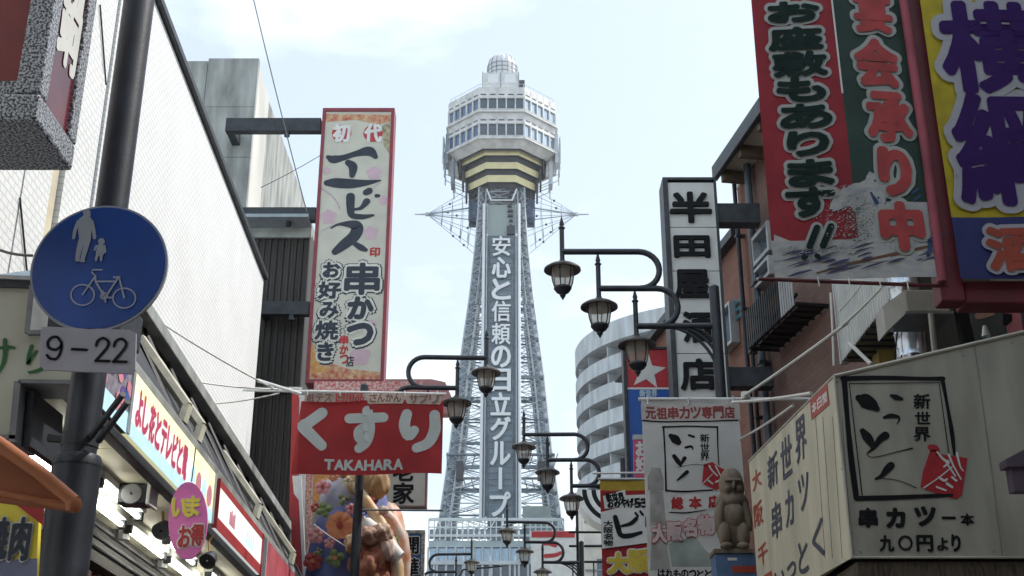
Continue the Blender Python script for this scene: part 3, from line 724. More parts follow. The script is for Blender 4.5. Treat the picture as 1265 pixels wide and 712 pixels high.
spot(198, 657, 9.4, 'round dark spotlight half hidden left of the pink oval board')
spot(256, 694, 10.2, 'round dark spotlight below and right of the pink oval board')
spot(50, 520, 6.7, 'small brown spotlight left of the dark pole, under the cream board', .05)
OV = facing(232, 643, 8.2)
t = thing('oval_board', 'pink oval hanging board with yellow and red-on-white characters', 'sign', OV.M)
b = B(); b.prism([((21.5*math.cos(a)- (3.5*math.sin(a)))*.0060, (43*math.sin(a))*.0060) for a in [i*2*PI/32 for i in range(32)]], 0, .02)
b.obj('board', mat('magenta_board', (.74, .17, .48), .5, var=.08), t)
yel = mat('yellow_print', (.75, .62, .06), .5, var=.08)
glyph('い', t, OV, (213, 616, 229, 638), white_p, 1.6, -.003, 'outline'); glyph('ま', t, OV, (229, 614, 246, 638), white_p, 1.6, -.003, 'outline')
glyph('い', t, OV, (213, 616, 229, 638), yel, 1.0, -.007); glyph('ま', t, OV, (229, 614, 246, 638), yel, 1.0, -.007)
for ch, bx in (('お', (221, 650, 235, 676)), ('得', (236, 648, 251, 674))):
    glyph(ch, t, OV, bx, white_p, 2.6, -.003, 'outline'); glyph(ch, t, OV, bx, red_p, .9, -.007)
B().tube([(0, .0, .26), (0, .02, .5)], .004, 4).obj('cord', black, t)
# little ceiling horn + dark fitting by the pole
# cream board with green lettering
CB = facing(0, 440, 6.1)
t = thing('cream_sign_board', 'cream sign board with green brushed lettering, framed in grey, left of the round blue sign', 'sign', CB.M)
flat_poly = [(-40, 345), (38, 345), (34, 413), (108, 413), (104, 471), (22, 473), (12, 540), (-40, 540)]
q = [CB.uv(a, c) for a, c in flat_poly]; cb_m = mat('cream_green_board', (.50, .51, .42), .5, var=.12, scale=1.2)
B().prism([(p.x, p.y) for p in q][::-1], 0, .12).obj('board', cb_m, t)
def strip(pts, wpx, y0, y1, m, par, pl, nm='frame'):
    for a, c in zip(pts, pts[1:]):
        A, C_ = pl.uv(*a), pl.uv(*c); d = (C_-A).normalized(); s = (pl.uv(a[0]+1, a[1])-A).length*wpx/2; nrm = Vector((-d.y, d.x))*s
        B().prism([tuple(A+nrm-d*s*.0), tuple(A-nrm), tuple(C_-nrm), tuple(C_+nrm)], y0, y1).obj(nm, m, par)
strip([(-40, 343), (42, 346)], 5, -.03, .14, lgrey, t, CB); strip([(-40, 351), (42, 353)], 9, -.02, .14, steel_dark, t, CB)
strip([(42, 355), (36, 413)], 7, -.03, .2, grey, t, CB); strip([(36, 413), (60, 413)], 5, -.035, .2, grey, t, CB)
strip([(25, 473), (92, 474)], 5, -.03, .25, grey, t, CB); strip([(24, 473), (17, 548)], 8, -.03, .25, grey, t, CB); strip([(33, 480), (28, 548)], 9, .05, .5, steel_dark, t, CB)
strip([(-40, 540), (22, 542)], 5, -.03, .2, grey, t, CB)
green = mat('green_ink', (.015, .12, .03), .5, var=.15)
brush([[(0, 430, 4), (10, 429, 5), (18, 430, 3)], [(6, 420, 5), (6, 440, 5.5), (1, 456, 4), (-5, 462, 2)], ], t, CB, green, -.006)
brush([[(39, 428, 5), (36, 438, 5), (35, 449, 6), (38, 444, 4), (45, 434, 4)], [(57, 424, 5), (60, 440, 6), (52, 455, 5), (38, 460, 4), (35, 459, 2)]], t, CB, green, -.006)
t = thing('blue_awning', 'small blue sheet awning peeking out behind the top of the cream board', 'awning', P(20, 335, 6.6))
B().add([(-.5, 0, -.08), (.1, 0, -.03), (.1, .5, .25), (-.28, .5, .05), (-.5, 0, -.1), (.1, 0, -.05), (.1, .5, .23), (-.28, .5, .03)], [(0, 1, 2, 3), (7, 6, 5, 4), (0, 4, 5, 1), (1, 5, 6, 2), (2, 6, 7, 3), (3, 7, 4, 0)]).obj('sheet', mat('blue_sheet', (.13, .20, .27), .5, var=.15), t)
B().tube([(-.5, 0, -.09), (.12, 0, -.04)], .012, 6).obj('rail', lgrey, t)
t = thing('recessed_shutter_box', 'dark box between the cream board and the back of the round blue sign', 'box', P(75, 385, 6.6))
B().box(-.16, .35, 0, .4, -.12, .1).obj('body', steel_dark, t, bevel=.01); B().box(-.17, .36, -.02, 0, -.14, -.12).obj('lip', grey, t)
# orange awning edge
OA = facing(0, 580, 3.9)
t = thing('orange_awning', 'orange-brown canvas awning edge with rounded corner in the lower left', 'awning', OA.M)
om = mat('orange_canvas', (.34, .10, .035), .6, var=.22, scale=4, bump=.15); om2 = mat('orange_canvas_light', (.42, .14, .05), .6, var=.25, scale=5, bump=.15)
q = [OA.uv(a, c) for a, c in ((-60, 520), (0, 558), (92, 622), (88, 630), (-60, 612))]
B().prism([(p.x, p.y) for p in q][::-1], .01, .05).obj('canvas', om, t, bevel=.01)
e = [OA.uv(a, c) for a, c in ((-60, 512), (0, 550), (50, 585), (92, 620))]
B().tube([(p.x, 0, p.y) for p in e], [.026, .026, .024, .022], 10).obj('rolled_edge', om2, t, smooth=True)
e = [OA.uv(a, c) for a, c in ((96, 626), (60, 620), (-60, 598))]
B().tube([(p.x, 0.01, p.y) for p in e], [.016, .012, .008], 8).obj('hem', om2, t, smooth=True)
p_ = OA.uv(91, 624); B().lathe([(.001, -.026), (.02, -.02), (.027, 0), (.02, .02), (.001, .026)], (p_.x, 0, p_.y), 12).obj('corner', om2, t, smooth=True)
# yellow and red board below it
YB = facing(0, 660, 4.6)
t = thing('yellow_menu_board', 'yellow board with dark blue characters under a red slanting top, lower left corner', 'sign', YB.M)
flat([(-40, 585), (50, 600), (42, 760), (-40, 760)], t, YB, yel, 0, 'board', .03)
flat([(-40, 598), (0, 608), (54, 650), (54, 600), (-40, 580)], t, YB, red_p, -.003, 'red_band', .002)
flat([(-40, 694), (46, 690), (44, 760), (-40, 760)], t, YB, mat('slate_blue_print', (.17, .19, .30), .6), -.004, 'lower_band', .002)
for ch, bx in (('焼', (-13, 640, 9, 690)), ('肉', (14, 640, 36, 692))):
    glyph(ch, t, YB, bx, white_p, 3.2, -.007, 'outline'); glyph(ch, t, YB, bx, ink_navy, 1.5, -.012)
glyph('九', t, YB, (27, 612, 42, 622), yel, 1.2, -.006)
# red boards hung inside the shop
SI = Plane(LW.M @ Vector((0, -.46, 0)), (-.0366, 1, 0))
for i, (x0_, x1_, lab) in enumerate(((8.2, 9.6, 'dark red shop board with a pale outline below the conduit, right of the dark pole'), (9.8, 11.6, 'dark red shop board further in, next to the bottom edge below the soffit'))):
    t = thing('shop_board', lab, 'sign', SI.M @ Matrix.Translation((0, 0, 0)))
    B().box(x0_, x1_, 0, .04, 2.2, 3.15).obj('board', mat('deep_red_board', (.14, .015, .02), .6, var=.3, scale=6), t)
    z = 3.0
    strip_m = mat('faded_pink_line', (.35, .16, .15), .6)
    for a, c in (((x0_+.15, 2.4), (x0_+.3, 2.95)), ((x0_+.3, 2.95), (x0_+.75, 2.98)), ((x0_+.75, 2.98), (x0_+.95, 2.4))):
        B().tube([(a[0], -.006, a[1]), (c[0], -.006, c[1])], .018, 5).obj('printed_line', strip_m, t)

# ---------------------------------------------------------------- dark pole with the round sign
PX = -.357*5.4
pole = thing('sign_pole', 'thick charcoal pole carrying the round blue sign, leaning up out of the frame', 'pole', (PX, 5.4, 0))
B().tube([(0, 0, 0), (0, 0, 2.93)], .106, 24).obj('lower_shaft', pole_dark, pole, smooth=True)
B().lathe([(.106, 2.92), (.106, 2.95), (.098, 2.975), (.078, 2.98)], (0, 0, 0), 24).obj('collar', pole_dark, pole, smooth=True)
B().tube([(0, 0, 2.97), (0, 0, 8)], .077, 24).obj('upper_shaft', pole_dark, pole, smooth=True)
zb_ = P(90, 545, 5.4).z
B().tube([(0, 0, zb_-.03), (0, 0, zb_+.03)], .081, 24).obj('strap', steel_dark, pole, smooth=True)
# twin rods sticking out of the strap
for dz, (ax, ay) in enumerate((((112, 540), (152, 487)), ((122, 545), (158, 496)))):
    A, C_ = P(*ax, 5.35), P(*ay, 5.1); o = Vector((PX, 5.4, 0)); B().tube([A-o, C_-o], .014, 8).obj('flag_holder', steel_dark, pole)
A, C_ = P(84, 543, 5.4), P(60, 541, 5.4); o = Vector((PX, 5.4, 0)); B().tube([A-o, C_-o], .02, 8).obj('clamp_arm', steel_dark, pole)
RS = facing(122, 330, 5.25)
rad = 84.5/FPX*5.25/(CS-((356-330)/FPX)*SN)
t = thing('round_traffic_sign', 'round blue sign with adult and child above a bicycle, on the dark pole', 'sign', RS.M)
blue_s = mat('sign_blue', (.006, .06, .31), .35, var=.18, scale=3)
sgrey = mat('sign_reflective_grey', (.33, .36, .42), .4, var=.08)
b = B(); ring = lambda r, y: [(r*math.cos(i*2*PI/64), y, r*math.sin(i*2*PI/64)) for i in range(64)]
b.add(ring(rad, .004)+ring(rad, .02), [tuple(range(64)), tuple(range(127, 63, -1))]+[(i, (i+1) % 64, (i+1) % 64+64, i+64) for i in range(64)]); b.obj('rim', sgrey, t)
b = B(); b.add(ring(rad*.965, 0)+ring(rad*.965, .0039), [tuple(range(64)), tuple(range(127, 63, -1))]+[(i, (i+1) % 64, (i+1) % 64+64, i+64) for i in range(64)]); b.obj('face', blue_s, t)
# adult
brush([[(107, 263, 8.5), (107.5, 266, 9)]], t, RS, sgrey, -.003, 'head')
brush([[(103, 261, 2.5), (111, 262, 2.5)]], t, RS, sgrey, -.004, 'hat')
brush([[(105, 274, 17), (105, 282, 17), (105, 291, 15), (105, 298, 14)], [(97, 274, 5), (93, 284, 4.5), (91, 294, 4)], [(113, 274, 5), (115.5, 284, 4.5), (117, 294, 4)], [(100.5, 298, 7.5), (97.5, 310, 6.5), (95.5, 321, 5)], [(108, 298, 7.5), (105, 310, 6.5), (102, 321, 5)], [(95, 322, 3.5), (98, 322, 3)], [(101, 323, 3.5), (104, 323, 3)]], t, RS, sgrey, -.0045, 'adult_figure')
brush([[(125, 298, 8), (125.5, 299, 8)], [(124, 305, 8), (124, 312, 11)], [(119, 304, 2.5), (117, 309, 2.5)], [(129, 304, 3), (130, 312, 3)], [(121, 313, 3.5), (119, 320, 3), (119, 322, 2.5)], [(126, 313, 3.5), (125, 320, 3), (125, 322, 2.5)]], t, RS, sgrey, -.006, 'child_figure')
def circ(cx, cy, r, wd): return [(cx+r*math.cos(i*2*PI/20), cy+r*math.sin(i*2*PI/20)*.88, wd) for i in range(21)]
brush([circ(102, 364.5, 14.5, 1.8), circ(153.5, 368.5, 14, 1.8)], t, RS, sgrey, -.006, 'wheel_print', sm=1)
brush([[(102, 364, 2), (118, 341, 2.4), (113.5, 337, 2), (114, 333.5, 2), (126, 333.5, 2)], [(118, 341, 2), (118, 348, 2), (130, 368, 2.4)], [(118, 348, 2.2), (143, 348, 2.2)], [(130, 368, 2.4), (147, 342, 2.2)], [(147, 342, 2), (153.5, 368, 2.2)], [(130, 368, 2.2), (140, 368, 2)], [(141, 343, 2.4), (148, 343, 2.2)], circ(129, 366, 4, 2), [(127, 360, 2), (131, 374, 2)]], t, RS, sgrey, -.0075, 'bicycle_print', sm=1)
for z in (-.12, .12): B().box(-.12, .14, .02, .09, z-.015, z+.015).obj('clamp', grey, t)
NP = facing(108, 433, 5.25)
t = thing('number_plate_sign', 'pale lilac-grey plate reading 9-22 under the round blue sign', 'sign', NP.M)
q = [(50, 409), (53, 403.5), (160, 407.5), (168, 412), (167, 457), (163, 462), (55, 457), (49, 452)]
flat(q, t, NP, mat('plate_lilac_grey', (.36, .36, .42), .5, var=.05), 0, 'plate', .012)
brush([[(76, 424, 3.5), (71, 417, 3.5), (64, 417, 3.5), (59, 423, 3.5), (61, 430, 3.5), (69, 432, 3.5), (75, 428, 3.5), (76, 424, 3.5), (75, 434, 3.5), (70, 443, 3.5), (62, 443, 3.5), (58, 439, 3.5)],
       [(89, 431.5, 3.6), (107, 432.5, 3.6)],
       [(119, 427, 3.5), (121, 421, 3.5), (128, 418, 3.5), (134, 423, 3.5), (131, 431, 3.5), (119, 445, 3.5)], [(118, 446, 3.6), (135, 446.5, 3.6)],
       [(141, 428, 3.5), (143, 422, 3.5), (150, 419, 3.5), (156, 424, 3.5), (153, 432, 3.5), (141, 446, 3.5)], [(140, 447, 3.6), (156, 447.5, 3.6)]], t, NP, black, -.004, 'digits', sm=5)

# ---------------------------------------------------------------- granite sign box, top left
gran = mat('speckled_granite', (.03, .035, .04), .35, var=.1, scale=90, col2=(.46, .49, .54), bump=.1, detail=3)
for n_ in gran.node_tree.nodes:
    if n_.type == 'VALTORGB': n_.color_ramp.elements[0].position = .44; n_.color_ramp.elements[1].position = .56
GX = -2.0
c0 = ray(44, 148); Yg = GX/c0.x*c0.y; zg0 = 1.6 + c0.z*(Yg/c0.y)
far = ray(84, 212); Yf = (zg0-1.6)/far.z*far.y
gb = thing('granite_sign_box', 'granite-framed box sign with dark red panels and white characters, top left corner', 'sign', (GX, Yg, zg0))
D = Yf-Yg; H = 1.6; fw = .11
B().box(-1.4, 0, 0, D, 0, .13).obj('bottom_frame', gran, gb, bevel=.015)
B().box(-fw, 0, .0, .09, .132, H).obj('post', gran, gb, bevel=.01); B().box(-fw, .0, D-.09, D, .132, H).obj('post', gran, gb, bevel=.01)
B().box(-.5, -.115, .02, .088, .134, .2).obj('front_rail', gran, gb)
B().box(-1.4, -fw, .03, .06, .2, H).obj('front_panel', mat('oxblood_panel', (.19, .008, .012), .25, var=.1), gb)
mar = mat('maroon_panel', (.13, .02, .03), .2, var=.3, scale=3)
B().box(-.05, -.02, .092, D-.092, .132, H).obj('side_panel', mar, gb)
GP = Plane((GX-.02, Yg, zg0), (0, 1, 0))
t2 = B(); glyph_into(t2, '鍋', .13, D-.11, .42, .98, .012, 0, n=8)
# side panel characters live in the box's frame: turn the reading plane to face the street
o = t2.obj('character', white_p, gb); o.matrix_local = Matrix(((0, -1, 0, -.016), (1, 0, 0, 0), (0, 0, 1, 0), (0, 0, 0, 1)))
t2 = B(); glyph_into(t2, '料', .13, D-.11, 1.02, 1.5, .012, 0, n=8); o = t2.obj('character', white_p, gb); o.matrix_local = Matrix(((0, -1, 0, -.016), (1, 0, 0, 0), (0, 0, 1, 0), (0, 0, 0, 1)))

# ---------------------------------------------------------------- concrete block and dark ribbed block
p = P(320, 72, 20.05); CB0 = Plane(p)
cx0 = CB0.uv(224, 90).x-4.5; ctop = 0
cb = thing('concrete_building', 'grey board-marked concrete block behind the white wall, sunlit on its right side', 'building', CB0.M)
B().box(cx0, -.05, .12, 16, -p.z, -.12).obj('core', concrete, cb)
pw, ph = .95, 1.05; rr = 0
for i in range(6):
    for j in range(9):
        B().box(-(i+1)*pw+.005, -i*pw-.005 if i else 0, .0, .11, -(j+1)*ph+.005, -j*ph-.005-(.06*math.sin(i*1.7) if j == 0 else 0)).obj('concrete_panel', concrete, cb)
side = mat('sun_toned_render', (.58, .58, .55), .8, var=.14, scale=.8, stretch=(1, 1, .5), bump=.2)  # lighter than the front concrete, sunlight on this side put into the colour
CSd = Plane(p, (-.0366, 1, 0))
for i in range(8):
    b = B().box(-.045, .0, .12+i*2.0, .12+i*2.0+1.985, -p.z, -.1); b.v = [(x-.0366*y, y, z) for x, y, z in b.v]; b.obj('side_panel', side, cb)
p2 = P(384.5, 285, 19.8); DB = Plane(p2)
rib = mat('dark_ribbed_cladding', (.045, .04, .036), .6, .1, var=.25, scale=1.5, stretch=(8, 8, .4))
db = thing('dark_ribbed_building', 'near-black ribbed block between the white wall and the tall cream sign', 'building', DB.M)
B().box(-4, -.01, .02, 9, -p2.z, -.02).obj('body', rib, db)
B().corr(-4, 0, -p2.z, 0, .11, .03).obj('ribbed_cladding', rib, db)
zq = DB.uv(350, 482).y; zq2 = DB.uv(350, 296).y
B().box(-4, .02, -.09, -.03, zq2, zq2+.18).obj('cap_sheet', gmat, db)
B().box(-4, .02, -.5, -.04, zq2+.2, zq2+.26).obj('grey_canopy', mat('thin_grey_sheet', (.30, .35, .38), .5, var=.1), db)
B().box(-1.0, .0, -.12, -.035, zq-.06, zq+.02).obj('ledge', gmat, db)
# ---------------------------------------------------------------- tall cream sign with brushed characters
ES = facing(399, 134, 19.4)
W_ = ES.uv(474, 474); ew, eh = W_.x, -W_.y
es = thing('tall_cream_sign', 'tall cream sign in a dark red frame with big navy brushed characters and pink blossoms', 'sign', ES.M)
B().box(.05, ew-.05, .0, .3, -eh+.06, -.06).obj('face', mat('cream_sign_face', (.55, .54, .46), .5, var=.07, scale=2.5), es)
rf = mat('wine_red_frame', (.24, .035, .05), .5, var=.12)
for a in ((0, .06, -eh, 0), (ew-.06, ew, -eh, 0), (.06, ew-.06, -.07, 0), (.06, ew-.06, -eh, -eh+.07)): B().box(a[0], a[1], -.02, .32, a[2], a[3]).obj('frame', rf, es, bevel=.006)
orn = mat('floral_red_gold', (.42, .06, .05), .6, scale=11, col2=(.60, .48, .26), detail=6)
flat([(401, 141), (483, 142), (482, 150), (468, 154), (440, 148), (402, 151)], es, ES, orn, -.003, 'floral_border')
flat([(482, 150), (481, 190), (474, 180), (472, 156)], es, ES, mat('floral_green_gold', (.12, .14, .09), .6, scale=13, col2=(.55, .46, .30)), -.004, 'floral_border')
flat([(381, 454), (412, 450), (430, 456), (470, 460), (469, 470), (381, 468)], es, ES, orn, -.003, 'floral_border')
flat([(383, 424), (386, 424), (396, 452), (410, 458), (383, 462)], es, ES, mat('floral_gold', (.58, .40, .12), .6, scale=12, col2=(.55, .2, .08)), -.004, 'floral_border')
blossom_m = mat('pale_pink_blossom', (.56, .40, .46), .6, var=.06)
def blossom(par, pl, cx, cy, r, m, y=-.003, n=5, nm='blossom'):
    c = pl.uv(cx, cy, y); s = (pl.uv(cx+1, cy, y)-c).length*r; b = B()
    for k in range(n):
        a = k*2*PI/n+.4; q = [(c.x+s*.55*math.cos(a)+s*.42*math.cos(t_), y-k*.0002, c.y+s*.55*math.sin(a)+s*.42*math.sin(t_)) for t_ in [j*2*PI/10 for j in range(10)]]; b.add(q, [tuple(range(10))])
    b.add([(c.x+s*.3*math.cos(t_), y-.0012, c.y+s*.3*math.sin(t_)) for t_ in [j*PI/5 for j in range(10)]], [tuple(range(10))])
    return b.obj(nm, m, par)
for cx, cy, r in ((462, 214, 10), (406, 268, 11), (404, 211, 5), (458, 288, 10), (474, 248, 7), (445, 440, 14), (404, 330, 7), (458, 402, 8)): blossom(es, ES, cx, cy, r, blossom_m)
brush([[(396, 232, 1.6), (412, 244, 1.8), (420, 258, 1.4)], [(470, 226, 1.2), (450, 238, 1.6)], [(398, 285, 1), (416, 276, 1.2)]], es, ES, mat('lilac_branch', (.42, .37, .42), .6), -.0032, 'branch')
for ch, cx in (('初', 422), ('代', 461)):
    c = ES.uv(cx, 165); s = ES.uv(cx+12, 165).x-c.x
    B().add([(c.x+s*math.cos(k*PI/12), -.005, c.y+s*math.sin(k*PI/12)) for k in range(24)], [tuple(range(24))]).obj('red_disc', mat('disc_red', (.45, .04, .05), .6), es)
    glyph(ch, es, ES, (cx-10, 154, cx+10, 175), white_p, 1.2, -.008)
brush([[(405, 194, 5), (412, 197, 11), (424, 195, 8), (440, 190, 8), (456, 187, 13), (464, 194, 6)], [(430, 201, 8), (436, 206, 11), (435, 217, 7)], [(404, 226, 8), (414, 226, 13), (432, 227, 13), (452, 226, 8), (470, 223, 2)]], es, ES, ink_navy, -.006)
brush([[(433, 243, 11), (433, 256, 10), (435, 266, 8), (448, 268, 7), (461, 266, 3)], [(453, 249, 9), (446, 257, 5), (436, 259, 3)], [(452, 238, 8), (456, 236, 9)], [(465, 242, 5), (468, 242, 4)]], es, ES, ink_navy, -.006)
brush([[(409, 282, 2), (420, 277, 4), (440, 279, 14), (438, 291, 15), (424, 303, 13), (414, 311, 9)], [(438, 301, 6), (446, 306, 8), (452, 309, 5)]], es, ES, ink_navy, -.006)
w2 = mat('sign_white_outline', (.66, .67, .60), .6)
for ch, bx, d_ in (('串', (427, 326, 468, 363), 1.6), ('か', (431, 368, 460, 393), 2.0), ('つ', (430, 401, 459, 425), 2.4), ('お', (400, 325, 419, 342), 1.2), ('好', (394, 349, 420, 368), 1.2), ('み', (396, 374, 417, 392), 1.2), ('焼', (390, 397, 417, 419), 1.0), ('き', (393, 424, 411, 445), 1.3)):
    glyph(ch, es, ES, (bx[0]-1, bx[1]-1, bx[2]+1.5, bx[3]+2), ink_navy, d_+3.2, -.003, 'shadow_outline')
    glyph(ch, es, ES, bx, w2, d_+3.0, -.007, 'outline'); glyph(ch, es, ES, bx, ink_navy, d_, -.011)
text_row('串かつ', es, ES, (420, 414, 430, 450), red_p, .6, -.005, True)
glyph('店', es, ES, (428, 440, 437, 453), ink_navy, .3, -.005); glyph('印', es, ES, (457, 306, 469, 317), red_p, .6, -.005)
for px, py, r in ((404, 458, 5), (390, 470, 3)): pass
# its three brackets
o_es = ES.O
for py, pxa, pxb, dd in ((157, 280, 397, 0), (267, 296, 391, 0), (383, 322, 383, 0)):
    a, c = P(pxa, py, 19.55), P(pxb, py, 19.55); hgt = (P(pxa, py-8, 19.55)-P(pxa, py+8, 19.55)).z/2
    B().box(a.x-o_es.x, c.x-o_es.x, .05, .2, a.z-o_es.z-hgt, a.z-o_es.z+hgt).obj('bracket_arm', steel_dark, es, bevel=.008)
    B().box(a.x-o_es.x, a.x-o_es.x+.14, .2, .66, a.z-o_es.z-hgt*.8, a.z-o_es.z+hgt*.8).obj('bracket_stub', steel_dark, es)
    m_ = (a.x*.35+c.x*.65)-o_es.x; b = B().tube([(m_, .1, a.z-o_es.z-hgt), (m_, .1, a.z-o_es.z-hgt-.09)], .05, 8); b.obj('bracket_bolt', steel_dark, es)
# ---------------------------------------------------------------- red banner on a white pole
KB = facing(374, 484, 15.2)
kw = KB.uv(547, 489); kh = KB.uv(546, 586)
kb = thing('red_banner', 'red fabric banner with large white rounded characters and white Latin capitals on a white pole', 'banner', KB.M)
kx0, kx1, kz0 = KB.uv(364, 530).x, KB.uv(547, 530).x, KB.uv(450, 586).y
def kd(x, z): return .05*math.sin(x*3.4+.6+z) + .012*math.sin(x*6+z*4)
red_cloth = mat('red_cloth', (.45, .035, .04), .75, var=.14, scale=2.0, trans=.4, bump=1, bscale=4)
kbc = cloth(KB, kb, kx0+.06, kx1, kz0, -.12, red_cloth, kd, nx=40, nz=24)
sv_ = B().add([(kx0+.06, kd(kx0+.06, -.12), -.12), (kx0+.062, kd(kx0+.06, kz0), kz0), (kx0-.03, kd(kx0+.06, kz0)+.12, kz0+.03), (kx0+.05, .06, -.13), (kx0+.06, kd(kx0+.06, -.12)+.004, -.12), (kx0+.062, kd(kx0+.06, kz0)+.004, kz0), (kx0-.03, kd(kx0+.06, kz0)+.124, kz0+.03), (kx0+.05, .064, -.13)], [(0, 1, 2, 3), (7, 6, 5, 4), (0, 4, 5, 1), (1, 5, 6, 2), (2, 6, 7, 3), (3, 7, 4, 0)]); sv_.obj('folded_edge', red_cloth, kb)
cream_c = mat('cream_cloth', (.60, .50, .42), .75, var=.1, trans=.3)
wk = mat('greyed_white_cloth_print', (.55, .60, .58), .7, var=.05, trans=.25)
brush([[(397, 509, 14), (381, 522, 14), (375, 527, 15), (385, 538, 14), (397, 550, 13)]], kb, KB, wk, -.007, 'character', disp=kd, sm=5)
brush([[(431, 516, 12.5), (474, 517, 12.5)], [(454, 508, 13), (457, 530, 13), (452, 545, 14), (443, 553, 12)], [(454, 527, 12), (443, 531, 12), (444, 541, 12), (455, 540, 12)]], kb, KB, wk, -.007, 'character', disp=kd, sm=5)
brush([[(503, 513, 13), (500, 527, 14), (505, 540, 13), (512, 533, 12)], [(537, 513, 13), (537, 532, 14), (529, 548, 13), (515, 555, 12)]], kb, KB, wk, -.007, 'character', disp=kd, sm=5)
b = B(); n = 8
for i, ch in enumerate('TAKAHARA'):
    xa, xb = 401+i*12.3, 401+i*12.3+10.6; a = KB.uv(xa, 573); c = KB.uv(xb, 573); t_ = KB.uv(xa, 567.5+i*.2); d_ = KB.uv(xa, 579.5+i*.2)
    glyph_into(b, ch, a.x, c.x, d_.y, t_.y, .008, -.007, disp=kd)
b.obj('lettering', wk, kb)
def kd2(x, z): return kd(x, z)*.5
cloth(KB, kb, KB.uv(376, 490).x, kx1-.02, -.125, -.02, cream_c, kd2, 'header_strip', 20, 4)
text_row('粧テス', kb, KB, (378, 486, 410, 496), mat('brown_print', (.20, .10, .09), .7), .35, -.035, disp=kd2)
text_row('日用品', kb, KB, (414, 486, 450, 496), red_p, .35, -.035, disp=kd2); text_row('さんかん', kb, KB, (456, 487, 496, 497), mat('brown_print', (.20, .10, .09), .7), .35, -.035, disp=kd2); text_row('サプリ', kb, KB, (505, 488, 542, 498), mat('brown_print', (.20, .10, .09), .7), .4, -.035, disp=kd2)
for xa, xb in ((454, 499), (502, 545)):
    a, c = KB.uv(xa, 496), KB.uv(xb, 496); flat([(xa+2, 500), (xb-2, 500), (xb, 498), (xb, 493), (xa, 493), (xa, 498)], kb, KB, cream_c, -.008, 'header_tab', disp=kd)
a, c = KB.uv(300, 482), KB.uv(551, 487)
B().tube([(a.x, 0, a.y), (c.x, 0, c.y)], .018, 8).obj('pole', white_paint, kb, smooth=True)
for px in (380, 420, 460, 500, 540): q = KB.uv(px, 485); B().tube([(q.x, -.02, q.y+.02), (q.x+.01, -.02, q.y-.05)], .006, 5).obj('tie', white_paint, kb)
# second banner strip directly behind, patterned
t = thing('patterned_strip', 'narrow red-and-white patterned strip above the red banner, under the tall cream sign', 'banner', P(388, 478, 17.0))
b = B().box(0, 1.55, 0, .01, -.06, .08); b.obj('cloth', mat('red_white_pattern', (.5, .03, .04), .7, scale=26, col2=(.66, .6, .56), detail=2), t)
t = thing('pink_roof_sign', 'dusty pink trapezoid sign top showing above the red banner', 'sign', P(503, 492, 30))
B().prism([(-1.35, -.4), (1.3, -.4), (.95, .42), (.6, .5), (-.75, .5), (-1.0, .42)], 0, .4).obj('body', mat('dusty_pink', (.42, .20, .20), .7, var=.12), t)

# ---------------------------------------------------------------- moulded festival figure between the buildings
FY = 17.5
fg = thing('festival_figure', 'giant moulded figure in a blue floral robe with golden hair, below the red banner', 'statue', P(445, 660, FY))
fo = fg.location.copy()
def lump(name, px, py, rx, ry, m, par=fg, dy=0, tilt=0, depth=None, noise=0, seg=28, Y=FY, o=None):
    """smooth rounded lump, rx ry in photo pixels"""
    c = P(px, py, Y) - (o or fo); k = (P(px+1, py, Y)-P(px, py, Y)).length; kz = (P(px, py+1, Y)-P(px, py, Y)).length*1.0
    d = (depth or rx)*k; vs = []; fs = []; n = seg; m_ = seg//2
    for i in range(m_+1):
        th = PI*i/m_
        for j in range(n):
            ph = 2*PI*j/n; q = 1 + noise*math.sin(3*ph+th*4)*math.sin(th)+noise*.6*math.sin(7*ph-th*5)
            x, y, z = rx*k*math.sin(th)*math.cos(ph)*q, d*math.sin(th)*math.sin(ph)*q, ry*kz*math.cos(th)*q
            vs.append((c.x+x*math.cos(tilt)+z*math.sin(tilt), c.y+dy+y, c.z-x*math.sin(tilt)+z*math.cos(tilt)))
    fs = [(i*n+j, i*n+(j+1) % n, (i+1)*n+(j+1) % n, (i+1)*n+j) for i in range(m_) for j in range(n)]
    return B().add(vs, fs).obj(name, m, par, smooth=True)
robe = mat('robe_blue', (.045, .06, .25), .45, scale=2.2, col2=(.16, .2, .44), detail=2)
lump('robe', 430, 690, 50, 114, robe, tilt=.13, depth=42)
lump('shoulder', 428, 615, 30, 34, mat('robe_pale_blue', (.30, .34, .52), .45, scale=3, col2=(.55, .55, .56), detail=2), dy=-.12, tilt=.35, depth=26)
collar = mat('collar_cream_gold', (.58, .30, .10), .5, scale=6, col2=(.66, .58, .42), detail=4)
A = [P(*q, FY-.5)-fo for q in ((428, 590), (448, 612), (466, 640), (482, 672), (490, 700), (492, 730))]
B().tube(A, [.04, .07, .09, .10, .10, .09], 14).obj('collar_fold', collar, fg, smooth=True)
A = [P(*q, FY-.62)-fo for q in ((448, 640), (462, 658), (478, 678), (494, 690))]
B().tube(A, [.06, .13, .15, .10], 14).obj('white_sleeve', mat('sleeve_white', (.70, .70, .68), .6, var=.06), fg, smooth=True)
A = [P(*q, FY-.35)-fo for q in ((470, 628), (484, 645), (494, 664), (499, 690), (499, 720))]
B().tube(A, [.06, .11, .12, .1, .08], 12).obj('outer_fold', mat('fold_floral', (.62, .60, .56), .5, scale=5, col2=(.55, .22, .10), detail=2), fg, smooth=True)
gold = mat('golden_hair', (.42, .24, .10), .5, scale=7, col2=(.60, .42, .24), bump=.6, bscale=14)
lump('head', 452, 598, 26, 27, gold, dy=-.25, noise=.05); lump('hair_lock', 436, 586, 16, 15, gold, dy=-.3, noise=.09); lump('hair_lock', 470, 603, 14, 20, gold, dy=-.35, noise=.1); lump('hair_lock', 462, 582, 18, 14, gold, dy=-.3, noise=.1)
